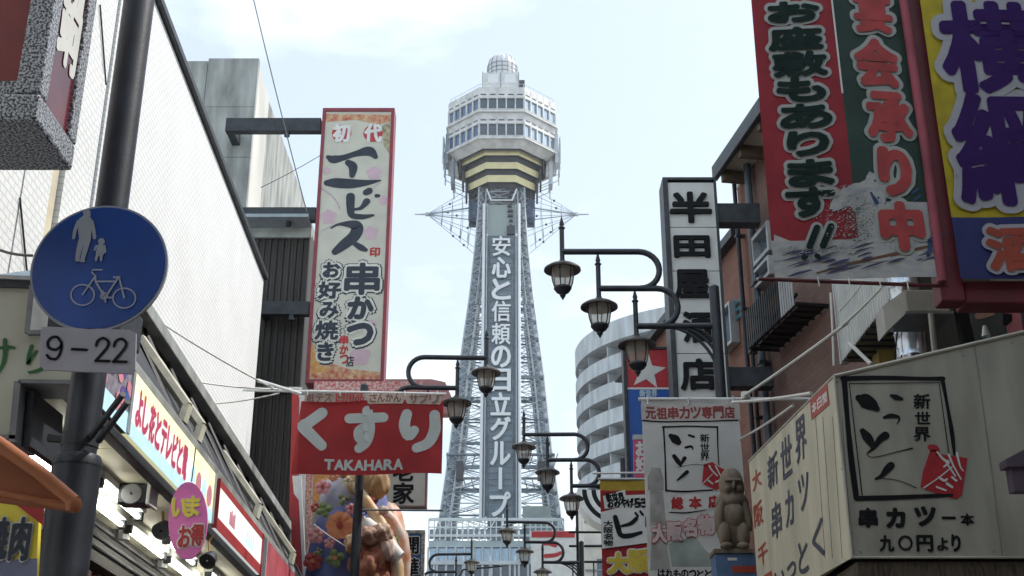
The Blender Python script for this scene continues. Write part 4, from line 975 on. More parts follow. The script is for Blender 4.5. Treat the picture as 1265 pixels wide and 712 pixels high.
fo_wh0 = mat('peach_cloth', (.5, .3, .24), .6, scale=8, col2=(.62, .5, .42))
bm_ = mat('oxblood_scales', (.26, .05, .03), .6, scale=9, col2=(.52, .26, .14), bump=.7, bscale=18)
lump('lower_bundle', 462, 712, 24, 32, bm_, dy=-.62, noise=.15); lump('robe_side', 470, 690, 30, 72, mat('robe_cream_pattern', (.55, .16, .06), .5, scale=5, col2=(.66, .58, .46), detail=3), dy=.05, tilt=.12, depth=30, noise=.02); lump('tassel', 478, 672, 13, 12, mat('dusky_brown', (.34, .16, .12), .7, scale=8, col2=(.55, .40, .30)), dy=-.75, noise=.12); lump('tassel', 462, 676, 14, 11, mat('dusky_brown', (.2, .12, .12)), dy=-.8, noise=.12); lump('tassel', 446, 684, 12, 12, gold, dy=-.75, noise=.14); lump('tassel', 484, 690, 9, 14, fo_wh0, dy=-.75, noise=.1)
for px_, py_, r_, m_2 in ((470, 655, 8, gold), (484, 668, 7, bm_), (455, 660, 7, bm_), (490, 700, 8, gold), (478, 640, 6, fo_wh0), (448, 668, 7, fo_wh0)): lump('appliqué'.replace('é', 'e'), px_, py_, r_, r_*.9, m_2, dy=-.5, depth=6, noise=.15, seg=14)
def flower(px, py, r, m, m2, dy, n=6, nm='flower'):
    c = P(px, py, FY)-fo; k = (P(px+1, py, FY)-P(px, py, FY)).length*r; b = B(); b.cur = 0
    for kx in range(n):
        a = kx*2*PI/n+.3; pts = []
        for i in range(9):
            t_ = 2*PI*i/9; pts.append((c.x+k*.52*math.cos(a)+k*.40*math.cos(t_), c.y+dy-.003*kx, c.z+k*.52*math.sin(a)+k*.40*math.sin(t_)))
        ctr = (c.x+k*.52*math.cos(a), c.y+dy-.02, c.z+k*.52*math.sin(a)); b.add(pts+[ctr], [(i, (i+1) % 9, 9) for i in range(9)])
    o = b.obj(nm, m, fg)
    B().tube([(c.x, c.y+dy-.03, c.z), (c.x, c.y+dy-.045, c.z)], k*.22, 8).obj('flower_centre', m2, fg)
fo_or = mat('flower_orange', (.48, .14, .05), .5, scale=8, col2=(.62, .26, .12)); fo_pk = mat('flower_pink', (.62, .26, .28), .5, var=.15); fo_gr = mat('leaf_print_green', (.15, .22, .07), .5, var=.3, scale=6); fo_rd = mat('flower_red', (.38, .04, .03), .5, var=.25, scale=6)
fo_wh = mat('flower_centre_cream', (.6, .45, .3), .5)
flower(405, 612, 11, fo_pk, fo_rd, -.50, 5); flower(427, 660, 19, fo_or, fo_rd, -.62, 9); flower(397, 670, 12, fo_pk, fo_wh, -.50, 5); flower(407, 640, 11, fo_gr, fo_gr, -.53, 4, 'leaf'); flower(421, 699, 13, fo_gr, fo_or, -.6, 4, 'leaf'); flower(392, 700, 13, fo_rd, fo_or, -.42, 6); flower(431, 628, 9, fo_gr, fo_wh, -.58, 3, 'leaf'); flower(436, 606, 7, fo_wh, fo_gr, -.55, 5); flower(396, 636, 7, fo_rd, fo_wh, -.46, 5); flower(414, 681, 8, fo_pk, fo_wh, -.6, 5); flower(440, 690, 8, fo_gr, fo_wh, -.62, 4, 'leaf'); flower(418, 600, 7, fo_or, fo_wh, -.52, 6); flower(400, 690, 6, fo_gr, fo_pk, -.5, 4, 'leaf'); flower(440, 640, 8, fo_pk, fo_rd, -.6, 5)
for q_ in ((474, 648, 9, fo_pk, fo_rd, -.52, 5), (488, 676, 9, fo_gr, fo_or, -.50, 5), (462, 628, 7, fo_rd, fo_wh, -.5, 5), (478, 700, 10, fo_or, fo_rd, -.66, 8), (455, 652, 8, robe, fo_wh, -.66, 5), (466, 672, 7, fo_gr, fo_wh, -.78, 4)): flower(*q_)
world_tube('figure_cord', 'thin pale cord crossing the blue floral robe of the figure', 'cord', sag(P(388, 648, FY-.75), P(440, 682, FY-.8), .02, 6), .008, white_paint)
# striped hanging cloths to its left
hm = [red_p, white_p, mat('red_cream_pattern', (.45, .04, .04), .7, scale=30, col2=(.62, .56, .45), detail=2)]
labs = ['red hanging cloth strip nearest the ribbed dark building', 'white cloth strip with dotted edge beside the red one', 'patterned red and cream cloth strip next to the floral figure', 'orange and gold cloth strip against the shoulder of the floral figure']
for i, (q, mm) in enumerate((([(361, 480), (369, 480), (367, 640), (357, 640)], hm[0]), ([(370, 490), (379, 490), (376, 672), (369, 650)], hm[1]), ([(378, 585), (387, 585), (384, 650), (378, 690)], hm[2]), ([(388, 584), (412, 584), (398, 605), (386, 640)], mat('orange_gold_pattern', (.55, .14, .05), .7, scale=18, col2=(.62, .42, .12))))):
    Y_ = 18.3+.25*i; pl = facing(q[0][0], q[0][1], Y_); t = thing('hanging_cloth', labs[i], 'banner', pl.M, 'cloth strips hanging beside the floral figure')
    flat(q, t, pl, mm, 0, 'cloth', .012); a = pl.uv(*q[0]); c = pl.uv(*q[1]); B().tube([(a.x-.05, .006, a.y), (c.x+.05, .006, c.y)], .014, 6).obj('rod', white_paint, t)
random.seed(2)
t = thing('poster_board', 'red poster board with white upper edge under the hanging cloth strips', 'sign', facing(360, 600, 18.0).M); pl = facing(360, 600, 18.0)
flat([(361, 588), (372, 588), (378, 712), (372, 712)], t, pl, white_p, 0, 'edge', .03); flat([(360, 606), (369, 618), (374, 712), (360, 690)], t, pl, red_p, -.004, 'panel', .003)
# signs behind
pl = facing(475, 560, 22.5)
t = thing('cream_shop_sign', 'cream board with black brushed character in a brown frame, right of the floral figure', 'sign', pl.M)
a, c = pl.uv(440, 560), pl.uv(527, 627); frame_box(pl, t, a.x, c.x, c.y, a.y+.6, .18, .035, mat('brown_frame', (.22, .12, .12), .6), mat('cream_board', (.56, .52, .46), .6, var=.06, scale=3))
glyph('家', t, pl, (486, 597, 511, 622), black, .9, -.004+.0, keep=False); glyph('老', t, pl, (486, 570, 511, 594), black, .9, -.004)
for o in t.children:
    if o.name.startswith('character'): o.location.y = -.004
pl = facing(494, 655, 25.0)
t = thing('blue_shop_sign', 'blue board with dark white-edged characters and ornate pale border, beside the floral figure', 'sign', pl.M)
a, c = pl.uv(494, 655), pl.uv(523, 740); frame_box(pl, t, a.x, c.x, c.y, a.y, .2, .07, mat('ornate_border', (.16, .15, .14), .6, scale=22, col2=(.6, .56, .48), detail=2), mat('royal_blue_board', (.04, .10, .28), .5, var=.1))
for ch, y0, y1 in (('開', 664, 684), ('華', 690, 712)):
    glyph(ch, t, pl, (500, y0, 517, y1), white_p, 1.8, -.012, 'outline'); glyph(ch, t, pl, (500, y0, 517, y1), black, .6, -.02)
world_tube('service_pipe', 'thin grey pipe spanning from the lamp post to the right below the cream board', 'pipe', [P(446, 630, 16.5), P(547, 631, 16.5)], .014, grey)

# ================================================================ STREET LAMPS
lamp_m = mat('lamp_post_paint', (.03, .036, .045), .45, .2, var=.2, scale=10)
cap_m = mat('lamp_cap_brown', (.055, .045, .042), .5, .3, var=.25, scale=14)
glass_l = mat('lamp_glass', (.80, .77, .70), .2, var=.1, scale=10, trans=.75, spec=.6)
_n = glass_l.node_tree.nodes; _l = glass_l.node_tree.links; _o = _n['Material Output']; _src = _o.inputs[0].links[0].from_socket
_tp = _n.new('ShaderNodeBsdfTransparent'); _tp.inputs[0].default_value = (.95, .94, .9, 1); _mx = _n.new('ShaderNodeMixShader'); _mx.inputs[0].default_value = .5
_l.new(_src, _mx.inputs[1]); _l.new(_tp.outputs[0], _mx.inputs[2]); _l.new(_mx.outputs[0], _o.inputs[0])
def lantern(par, x, z):
    b = B(); b.tube([(x, 0, z-.16), (x, 0, z-.1)], [.05, .032], 10); b.tube([(x, 0, z-.1), (x, 0, z+.27)], .027, 10); b.lathe([(.027, .27), (.04, .285), (.02, .31), (.028, .33), (.001, .44)], (x, 0, z), 10)
    b.obj('lantern_stem', lamp_m, par, smooth=True)
    c = B().lathe([(.045, -.12), (.075, -.145), (.15, -.17), (.2, -.205), (.203, -.225), (.16, -.215), (.1, -.20), (.001, -.19)], (x, 0, z), 24).obj('lantern_cap', cap_m, par, smooth=True)
    B().lathe([(.118, -.20), (.122, -.27), (.108, -.36), (.085, -.425)], (x, 0, z), 20).obj('lantern_glass', glass_l, c, smooth=True)
    for k in range(6):
        a = k*PI/3+.26; B().tube([(x+r*math.cos(a), r*math.sin(a), z+h) for r, h in ((.122, -.20), (.127, -.27), (.113, -.36), (.09, -.43))], .007, 4).obj('rib', lamp_m, c)
    B().lathe([(.095, -.42), (.098, -.44), (.07, -.48), (.03, -.505), (.034, -.52), (.02, -.54), (.001, -.575)], (x, 0, z), 16).obj('finial', lamp_m, c, smooth=True)
Z3 = 6.21; TD = .435
def street_lamp():
    t = thing('street_lamp', '', 'street lamp', None, 'three-lantern street lamps along the street')
    b = B(); b.tube([(0, 0, .1), (0, 0, 1.0)], [.1, .085], 14); b.tube([(0, 0, 1.0), (0, 0, 6.66)], [.07, .055], 14); b.lathe([(.055, 6.66), (.02, 6.69), (.001, 6.7)], (0, 0, 0), 14); b.obj('post', lamp_m, t, smooth=True)
    B().lathe([(.14, .0), (.14, .1), (.1, .14)], (0, 0, 0), 14).obj('base', lamp_m, t)
    xl = (-.86, -1.25, -1.64)
    arm = lambda pts: B().tube(pts, .034, 10).obj('arm', lamp_m, t, smooth=True)
    arm([(-.0, 0, Z3), (xl[0], 0, Z3)])
    for i, xe in ((1, -.62), (2, -.80)):
        z0, z1 = Z3+TD*(i-1), Z3+TD*i; r = TD/2
        pts = [(xl[i], 0, z1), (xe, 0, z1)] + [(xe+r*1.0*math.cos(a), 0, (z0+z1)/2+r*math.sin(a)) for a in [PI/2-PI*k/12 for k in range(1, 12)]] + [(xe, 0, z0+.002)]
        arm(pts)
    for k, (dx, dz) in enumerate(((-.60, -.62), (-.50, -.44), (-.38, -.30))):
        pts = [(dx*(1-math.sin(u*PI/2)*1.0) , 0, Z3+dz*(1-math.cos(u*PI/2))) for u in [i/10 for i in range(11)]]
        B().tube(pts, .018, 8).obj('brace', lamp_m, t, smooth=True)
    for i in range(3): lantern(t, xl[i], Z3+TD*i)
    return t
lp0 = street_lamp()
lamps = [((2.19, 12.5), 0, 'nearest street lamp, its three stepped lanterns overlapping the rounded apartment block'),
         ((-2.03, 16.0), PI, 'street lamp whose post runs behind the red banner, lanterns hanging before the tower'),
         ((1.80, 20.0), 0, 'street lamp with three lanterns in front of the tower foot, right of the sign lettering'),
         ((1.50, 27.5), 0, 'smaller street lamp by the red and white shop sign near the bottom edge'),
         ((-2.60, 31.5), PI, 'farthest street lamp, before the hall under the tower, right of the blue shop sign')]
for i, ((x, y), rz, lab) in enumerate(lamps):
    o = lp0 if i == 0 else copy_tree(lp0)
    o.location = (x, y, 0.0); o.rotation_euler = ((0, .006, -.005, .008, -.006)[i], (0, -.006, .005, .004, .007)[i], rz+(0, .03, -.04, .05, -.03)[i]); o['label'] = lab

# ================================================================ RIGHT SIDE OF THE STREET
FB = ray(893, 200); Yb = 18.0
Bp = P(893, 200, Yb)
RB = Plane((Bp.x, Bp.y, 0), (.165, -1, 0))                 # brick facade, x runs towards the camera
brickA = brickmat('red_brick', (.30, .13, .09), (.24, .10, .07), (.2, .15, .12)); brickB = brickmat('brown_brick_tile', (.205, .12, .095), (.175, .10, .08), (.13, .09, .075))
bb = thing('brick_building', 'brown brick building with white eave, pipes and windows behind the hanging banners on the right', 'building', RB.M)
eave = RB.uv(925, 178).y; xm = RB.uv(934, 300).x
ov = .42; zr2 = RB.uv(942, 134, -ov).y; RX = RB.uv(889, 205, -ov).x; eave = RB.uv(934, 172).y
WX = RB.uv(914, 300).x; B().box(WX, xm, .02, 7, 0, eave-.1).obj('far_wall', brickA, bb); B().box(xm, 14.5, -.0, 7, 0, eave).obj('near_wall', brickB, bb)
B().box(WX-.02, 14.6, .01, 7.2, eave+.001, zr2-.05).obj('white_frieze', mat('cream_soffit_paint', (.58, .55, .46), .7, var=.12), bb)
B().box(RX-.1, 14.7, -ov, .01, zr2-.04, zr2).obj('eave_soffit', mat('cream_soffit_paint', (.6, .57, .48)), bb)
B().box(RX-.15, 14.7, -ov-.08, -ov, zr2-.12, zr2+.12).obj('gutter', steel_dark, bb, bevel=.01)
B().add([(RX-.2, -ov, zr2+.04), (14.7, -ov, zr2+.04), (14.7, 3.5, zr2+1.0), (RX-.2, 3.5, zr2+1.0), (RX-.2, -ov, zr2), (14.7, -ov, zr2), (14.7, 3.5, zr2+.95), (RX-.2, 3.5, zr2+.95)], [(0, 1, 2, 3), (7, 6, 5, 4), (0, 4, 5, 1), (1, 5, 6, 2), (2, 6, 7, 3), (3, 7, 4, 0)]).obj('roof', steel_dark, bb)
for i in range(19): B().box(RX+i*.8, RX+.1+i*.8, -ov+.01, .0, zr2-.22, zr2-.041).obj('rafter_end', mat('rafter_brown', (.12, .09, .06), .7), bb)
def win(par, pl, q, glassm, frm, fw=.05, d=.1, nm='window', mull=0):
    """window given by its corner pixels (left, top, right, bottom) on the plane"""
    a = pl.uv(q[0], (q[1]+q[3])/2); c = pl.uv(q[2], (q[1]+q[3])/2); t_ = pl.uv((q[0]+q[2])/2, q[1]).y; b_ = pl.uv((q[0]+q[2])/2, q[3]).y
    x0, x1 = min(a.x, c.x), max(a.x, c.x)
    w0 = B().box(x0+fw, x1-fw, -.03, -.02, b_+fw, t_-fw).obj(nm, glassm, par)
    for r in ((x0, x0+fw, b_, t_), (x1-fw, x1, b_, t_), (x0+fw, x1-fw, t_-fw, t_), (x0+fw, x1-fw, b_, b_+fw)): B().box(r[0], r[1], -d, .02, r[2], r[3]).obj('window_frame', frm, w0)
    for k in range(mull): xx = x0+(x1-x0)*(k+1)/(mull+1); B().box(xx-.02, xx+.02, -.05, -.02, b_+fw, t_-fw).obj('mullion', frm, w0)
    return (x0, x1, b_, t_)
b2b = thing('lower_brick_building', 'lower red brick building with a dark verge and lettered window past the brown one', 'building', RB.M)
z2 = RB.uv(904, 303).y; B().box(-7, WX-.02, .03, 7, 0, z2).obj('wall', brickA, b2b); B().box(-7.1, WX-.03, -.12, 7, z2+.002, z2+.14).obj('verge', steel_dark, b2b)
x0_, x1_, b_, t_ = win(b2b, RB, (896, 378, 912, 432), glass_sky, lgrey, .05, .12)
glyph_b = B(); glyph_into(glyph_b, '古', x0_+.3, x0_+.9, (b_+t_)/2, (b_+t_)/2+.35, .01, -.034); glyph_b.obj('character', mat('teal_ink', (.03, .15, .2), .6), b2b)
win(bb, RB, (939, 283, 961, 322), glass_sky, lgrey, .06, .14); win(bb, RB, (941, 325, 962, 350), glass_sky, lgrey, .05, .14)
for px, r, ya, yb, m_ in ((925, .055, 182, 520, mat('blue_grey_pipe', (.09, .12, .14), .4, .2, var=.15)), (918, .035, 205, 600, steel_dark), (935, .03, 430, 640, steel_dark)):
    t_ = RB.uv(px, ya, -.1); x = RB.uv(px+2, (ya+yb)/2 if px != 925 else 260, -.1).x
    o = B().tube([(x, -.1, 1.0), (x, -.1, t_.y)], r, 10).obj('downpipe', m_, bb, smooth=True)
    B().box(x-r*1.6, x+r*1.6, -.1-r*1.6, -.02, t_.y-.02, t_.y+.12).obj('hopper', steel_dark, o)
    for k in range(5): B().box(x-r*1.3, x+r*1.3, -.1-r*1.2, 0, t_.y-1-k*1.2, t_.y-.96-k*1.2).obj('pipe_clip', steel_dark, o)
# balcony grille
gr = thing('window_grille', 'black slatted window grille box projecting from the brown brick wall', 'grille', RB.M)
dY = -.42
a, c = RB.uv(926, 395, dY), RB.uv(985, 350, dY); gx0, gx1 = a.x, c.x
gt, gb_ = RB.uv(955, 352, dY).y, RB.uv(955, 405, dY).y
gx0, gx1 = RB.uv(926, 420, dY).x, RB.uv(984, 365, dY).x
gm = mat('grille_black', (.02, .022, .025), .4, .4, var=.2)
for z in (gb_, gb_+.12, gt-.1): B().box(gx0, gx1, dY-.02, dY+.02, z, z+.035).obj('rail', gm, gr); 
for x in (gx0, gx1-.03): B().box(x, x+.03, dY, .0, gb_, gb_+.035).obj('side_rail', gm, gr); B().box(x, x+.03, dY, .0, gt-.1, gt-.065).obj('side_rail', gm, gr)
n_ = 22
for i in range(n_): x = gx0+(gx1-gx0)*i/n_; B().box(x, x+.035, dY-.035, dY-.021, gb_, gt).obj('slat', lgrey if i > 15 else gm, gr)  # glass reflections put into the last slats as pale grey
for i in range(9): x = gx0+(gx1-gx0)*i/8.2; B().tube([(x, dY, gb_), (x, .0, gb_-.0)], .014, 4).obj('floor_bar', gm, gr)
B().box(gx0+.1, gx1-.1, dY+.06, -.02, gb_+.01, gb_+.03).obj('floor_sheet', gm, gr)
# neighbouring low buildings past the brick one
t = thing('far_dark_building', 'dark block filling the gap beyond the brick building at the right', 'building', (4.5, 24, 0)); B().box(0, 6, 0, 8, 0, 6).obj('wall', brickA, t); B().box(-.1, 6.1, -.1, 8, 6.01, 6.2).obj('coping', steel_dark, t)

# upper jetty with corrugated siding, soffit, duct, boxes
JX = 3.07
J = Plane((JX, 10.97, 0), (0, -1, 0))
jz = J.uv(1072, 407).y
jt = thing('corrugated_jetty', 'white corrugated jetty with dark ribbed underside behind the banner pole', 'building extension', J.M)
B().corr(0, 1.75, jz, jz+2.6, .07, .014).obj('corrugated_siding', mat('white_siding', (.52, .54, .52), .6, var=.1, scale=2), jt)
B().box(0, 1.75, .002, 1.9, jz+.05, jz+2.6).obj('body', mat('olive_wall', (.20, .19, .13), .8, var=.2), jt)
for i in range(11): B().box(.0+i*.16, .15+i*.16, .0, 1.9, jz, jz+.04).obj('soffit_board', mat('olive_soffit', (.17, .16, .11), .8, var=.2, scale=3), jt)
for i in range(11): B().box(.145+i*.16, .165+i*.16, .0, 1.9, jz-.02, jz-.001).obj('soffit_rib', steel_dark, jt)
B().box(-.01, .03, -.02, .05, jz-.02, jz+2.6).obj('corner_trim', lgrey, jt)
t = thing('yellow_wall', 'ochre-yellow wall strip beneath the corrugated jetty, left of the silver duct', 'wall', P(1085, 430, 10.2)); B().box(.12, 1.6, 0.4, .6, -1.6, .45).obj('render', mat('ochre_render', (.36, .29, .09), .8, var=.2, scale=3, bump=.2), t); B().box(.10, 1.6, .36, .4, .38, .44).obj('trim', steel_dark, t)
pd = P(1128, 440, 8.9)
dt = thing('silver_duct', 'shiny silver foil exhaust duct running down behind the box sign', 'duct', (pd.x, pd.y, pd.z-.6))
foil = mat('silver_foil', (.55, .60, .66), .22, .95, var=.15, scale=6, bump=.5, bscale=12)
z = 0; H_ = 1.9; prof = []
while z < H_:
    prof += [(.118, z), (.124, z+.01), (.124, z+.02), (.118, z+.03)]; z += .19
B().lathe(prof+[(.118, H_)], (0, 0, 0), 28).obj('duct', foil, dt, smooth=True)
B().tube([(-.14, -.03, .2), (-.15, -.05, .6), (-.11, -.10, .85), (.02, -.14, .95)], .007, 5).obj('cable', black, dt)
pb_ = P(1125, 385, 8.2); q = P(1170, 358, 8.2)
t = thing('white_junction_box', 'white sheet-metal box with shaded underside tucked beneath the banner pole', 'box', pb_)
wbx = q.x-pb_.x; B().box(-.02, wbx, 0, .35, -.0, q.z-pb_.z).obj('body', mat('box_white', (.40, .40, .36), .6, var=.1), t, bevel=.008); B().box(-.04, wbx+.02, -.01, .37, -.02, -.001).obj('lip', grey, t); B().add([(-.02, 0, 0), (-.16, .1, -.12), (-.16, .1, .08), (-.02, 0, q.z-pb_.z), (-.02, .3, 0), (-.16, .3, -.12), (-.16, .3, .08), (-.02, .3, q.z-pb_.z)], [(0, 1, 2, 3), (7, 6, 5, 4), (0, 4, 5, 1), (1, 5, 6, 2), (2, 6, 7, 3)]).obj('flap', mat('box_white', ()), t)
world_tube('white_support_post', 'short white post between the junction box and the box sign', 'post', [P(1150, 388, 7.6), P(1156, 446, 7.6)], .02, mat('box_white', ()), 8)
world_tube('white_strut', 'short slanting white strut on the corner of the box sign top', 'strut', [P(1049, 424, 7.6), P(1076, 450, 7.4)], .013, white_paint, 6)
t = thing('shutter', 'dark olive shutter panel right of the silver duct', 'panel', P(1165, 405, 9.0)); B().box(-.28, .42, 0, .1, -.6, .6).obj('sheet', mat('olive_dark', (.06, .058, .045), .7, var=.25, scale=2), t); B().box(-.30, -.28, -.02, .12, -.6, .6).obj('edge', steel_dark, t)
t = thing('dark_window_post', 'slanting black frame post beside the faded poster', 'post', P(1200, 395, 8.2)); B().prism([(-.06, -.5), (.03, -.5), (-.04, .4), (-.10, .4)], 0, .08).obj('post', black, t)
pl = facing(1205, 370, 8.6)
t = thing('faded_poster', 'faded poster showing a clenched bare hand and a pink shirt, under the dark red beam', 'poster', pl.M)
flat([(1196, 355), (1300, 355), (1300, 440), (1204, 440)], t, pl, mat('poster_dark', (.05, .055, .055), .5, var=.3, scale=5), 0, 'sheet', .02)
skin = mat('printed_skin', (.38, .22, .17), .6, var=.1); brush([[(1208, 391, 8), (1216, 389, 8), (1224, 385, 10), (1229, 379, 9), (1230, 375, 5)], [(1219, 388, 3.5), (1226, 388, 4), (1229, 383, 3)]], t, pl, skin, -.004, 'printed_hand')
flat([(1239, 373), (1256, 372), (1261, 385), (1264, 412), (1246, 418), (1243, 403), (1250, 398), (1251, 390), (1240, 387)], t, pl, mat('printed_pink', (.50, .15, .17), .6, var=.15, scale=6), -.004, 'printed_shirt', .002)
flat([(1239, 387), (1250, 388), (1251, 396), (1243, 403), (1239, 400)], t, pl, black, -.005, 'printed_dark', .001)
t = thing('white_cap_fitting', 'small white conical cap standing on the box sign edge below the poster', 'fitting', P(1218, 414, 7.3)); B().lathe([(.028, -.01), (.02, .03), (.012, .06), (.001, .065)], (0, 0, 0), 10).obj('cap', white_paint, t, smooth=True)

# ---------------------------------------------------------------- box sign, lower right
BX = facing(1025, 465, 7.0)
pts_ = [(1025, 465), (1300, 402), (1330, 688), (1058, 689)]
qf = [BX.uv(a, c) for a, c in pts_]; zbot = qf[3].y; xl_ = (qf[0].x+qf[3].x)/2
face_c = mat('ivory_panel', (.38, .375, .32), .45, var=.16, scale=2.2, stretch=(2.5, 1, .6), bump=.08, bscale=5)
bs = thing('box_sign', 'large ivory box sign with framed black brush characters and a red seal, lower right corner', 'sign', BX.M)
vp = (-.0366*1.0, 1.0); Ls = 2.06
farx = xl_-.055*Ls
ztop = qf[0].y; zr_ = qf[1].y; xr = qf[1].x
B().prism([(xl_, zbot), (xr, zbot), (xr, zr_), (xl_, ztop)], 0, .05).obj('front_face', face_c, bs, bevel=.004)
SP = Plane(BX.O + Vector((xl_, 0, 0)), (.0545, -1, 0))      # side face, reader sees it from the street
ff = SP.uv(925, 570); ffb = SP.uv(950, 760); sxf = ff.x
side_c = mat('ivory_panel_lit_copy', (.58, .56, .43), .45, var=.13, scale=2.0, stretch=(1, 2.5, .6))  # lighter copy of the front ivory, brighter side light put into its colour
MS = BX.M.inverted() @ SP.M
def sobj(b, name, m, **k): b.v = [tuple(MS @ Vector(p)) for p in b.v]; return b.obj(name, m, bs, **k)
sobj(B().prism([(sxf, zbot), (-.005, zbot), (-.005, ztop), (sxf, ff.y)], 0, .05), 'side_face', side_c)
B().prism([(xl_, zbot), (xr, zbot), (xr, zr_), (xl_, ztop)], .06, 1.9).obj('body', steel_dark, bs)
tr_ = mat('ivory_trim', (.5, .49, .42), .5)
B().tube([(xl_, -.004, ztop), (xr, -.004, zr_)], .011, 6).obj('top_trim', tr_, bs); B().tube([(xl_, -.004, zbot), (xl_, -.004, ztop)], .008, 6).obj('corner_trim', tr_, bs); B().tube([(xl_, -.004, zbot), (xr, -.004, zbot)], .007, 6).obj('bottom_trim', tr_, bs)
sobj(B().tube([(sxf, 0, ff.y), (0, 0, ztop)], .008, 6), 'side_top_trim', tr_)
for px, py in ((1034, 472), (1190, 440), (1250, 424), (1063, 682), (1150, 682), (1228, 682), (1040, 580)):
    q_ = BX.uv(px, py); B().tube([(q_.x, -.004, q_.y), (q_.x, .0, q_.y)], .0045, 8).obj('screw', grey, bs)
a = BX.uv(1203, 424); c = BX.uv(1238, 688); B().tube([(a.x, -.001, a.y), ((a.x+c.x)/2+.004, -.001, (a.y+c.y)/2), (c.x, -.001, c.y)], .0035, 5).obj('panel_seam', mat('seam_shadow_gap', (.25, .24, .2), .8), bs)
k_ = black
brush([[(1043, 470, 7), (1047, 520, 6), (1052, 570, 7.5), (1058, 615, 7)], [(1041, 468, 6.5), (1090, 467, 6), (1140, 468, 5), (1165, 468, 6)], [(1164, 468, 5.5), (1170, 500, 4), (1176, 535, 5.5), (1179, 562, 3)], [(1058, 616, 6.5), (1100, 615, 6), (1150, 613, 5), (1176, 612, 4)],
       [(1049, 474, 1), (1065, 612, 1.3)], [(1049, 474, 1.2), (1161, 473, 1)], [(1160, 474, 1), (1172, 560, 1.2)]], bs, BX, k_, -.003, 'frame_print', sm=4)
brush([[(1061, 492, 9), (1068, 495, 19), (1077, 500, 16), (1083, 505, 8)], [(1101, 489, 4), (1107, 491, 7), (1114, 493, 4)]], bs, BX, k_, -.004)
brush([[(1092, 516, 3), (1100, 514, 6), (1109, 515, 4), (1111, 519, 2), (1108, 524, 1.2)]], bs, BX, k_, -.004)
brush([[(1066, 533, 8), (1072, 541, 12), (1079, 552, 7)], [(1094, 538, 10), (1087, 543, 8), (1080, 553, 4), (1071, 561, 1.2), (1080, 565, 1), (1110, 558, 1.2), (1127, 554, 2)]], bs, BX, k_, -.004)
brush([[(1101, 575, 9), (1096, 580, 9), (1089, 588, 5), (1082, 592, 3)], [(1086, 591, 1), (1110, 594, 1), (1132, 603, 1.2)]], bs, BX, k_, -.004)
for ch, y0, y1 in (('新', 487, 505), ('世', 509, 524), ('界', 528, 545)): glyph(ch, bs, BX, (1129 if ch != '世' else 1131, y0, 1149, y1), k_, .55, -.004, shear=.1)
seal = mat('seal_red', (.42, .02, .03), .6, var=.12, scale=20)
brush([[(1150, 553, 8), (1155, 556, 12), (1152, 562, 8)]], bs, BX, seal, -.004, 'seal_top')
flat([(1148, 560), (1160, 561), (1195, 566), (1193, 582), (1188, 612), (1181, 617), (1162, 612), (1137, 602), (1140, 583)], bs, BX, seal, -.004, 'seal', .001)
brush([[(1158, 559, 2.6), (1166, 568, 3), (1172, 571, 3), (1166, 577, 2)], [(1166, 567, 2), (1180, 588, 2.2)], [(1172, 562, 3), (1178, 576, 2.2), (1187, 592, 1.8)], [(1182, 560, 3.2), (1186, 576, 2), (1190, 582, 1.2)], [(1141, 603, 1.6), (1160, 590, 1.4), (1176, 577, 1.6)], [(1160, 590, 3), (1166, 594, 3.4), (1170, 592, 2)], [(1170, 598, 4), (1176, 602, 3)], [(1176, 590, 3), (1181, 594, 3)], [(1157, 602, 2.4), (1168, 606, 2.4)]], bs, BX, white_p, -.0065, 'seal_marks')
for ch, bx, d_ in (('串', (1062, 629, 1083, 651), 1.5), ('カ', (1096, 629, 1117, 651), 1.7), ('ツ', (1131, 627, 1155, 649), 1.7), ('一', (1164, 639, 1180, 641), .7), ('本', (1187, 635, 1203, 649), .6), ('九', (1087, 662, 1104, 681), .8), ('〇', (1110, 662, 1127, 680), .7), ('円', (1133, 662, 1152, 681), 1.0), ('よ', (1158, 665, 1171, 680), .7), ('り', (1176, 661, 1186, 681), .9)):
    glyph(ch, bs, BX, bx, k_, d_, -.004, shear=.08)
def sg(ch, bx, m, d_=.8, sh=0):
    b = B(); a = SP.uv(bx[0], (bx[1]+bx[3])/2, -.004); c = SP.uv(bx[2], (bx[1]+bx[3])/2, -.004); xm_ = (bx[0]+bx[2])/2; t_ = SP.uv(xm_, bx[1], -.004); d2 = SP.uv(xm_, bx[3], -.004)
    glyph_into(b, ch, a.x, c.x, d2.y, t_.y, d_*abs(t_.y-d2.y)/abs(bx[3]-bx[1]), -.004, shear=sh); sobj(b, 'character', m)
navy_g = mat('brushed_grey_navy', (.05, .06, .10), .6)
for ch, bx in (('新', (948, 560, 961, 602)), ('世', (964, 540, 978, 590)), ('界', (982, 515, 996, 570)), ('串', (953, 620, 965, 665)), ('カ', (970, 605, 980, 650)), ('ツ', (986, 585, 999, 630)), ('い', (957, 705, 970, 735)), ('っ', (972, 695, 983, 715)), ('と', (986, 668, 998, 708)), ('く', (1003, 642, 1018, 690))): sg(ch, bx, navy_g, .9, .15)
rb_ = mat('brushed_red', (.42, .06, .03), .6)
for ch, bx in (('大', (929, 580, 940, 604)), ('阪', (931, 620, 942, 650)), ('千', (936, 672, 948, 698)), ('日', (944, 708, 954, 735))): sg(ch, bx, rb_, .6)
b = B(); q = [SP.uv(a, c) for a, c in ((1001, 492), (1022, 474), (1025, 500), (1003, 519))]; sobj(B().prism([(p.x, p.y) for p in q][::-1], -.004, -.001), 'red_label', mat('label_red', (.40, .07, .06), .6))
for i, ch in enumerate('本日間'): sg(ch, (1003+i*6.5, 497-i*5.6, 1008.5+i*6.5, 510-i*5.6), white_p, .5)
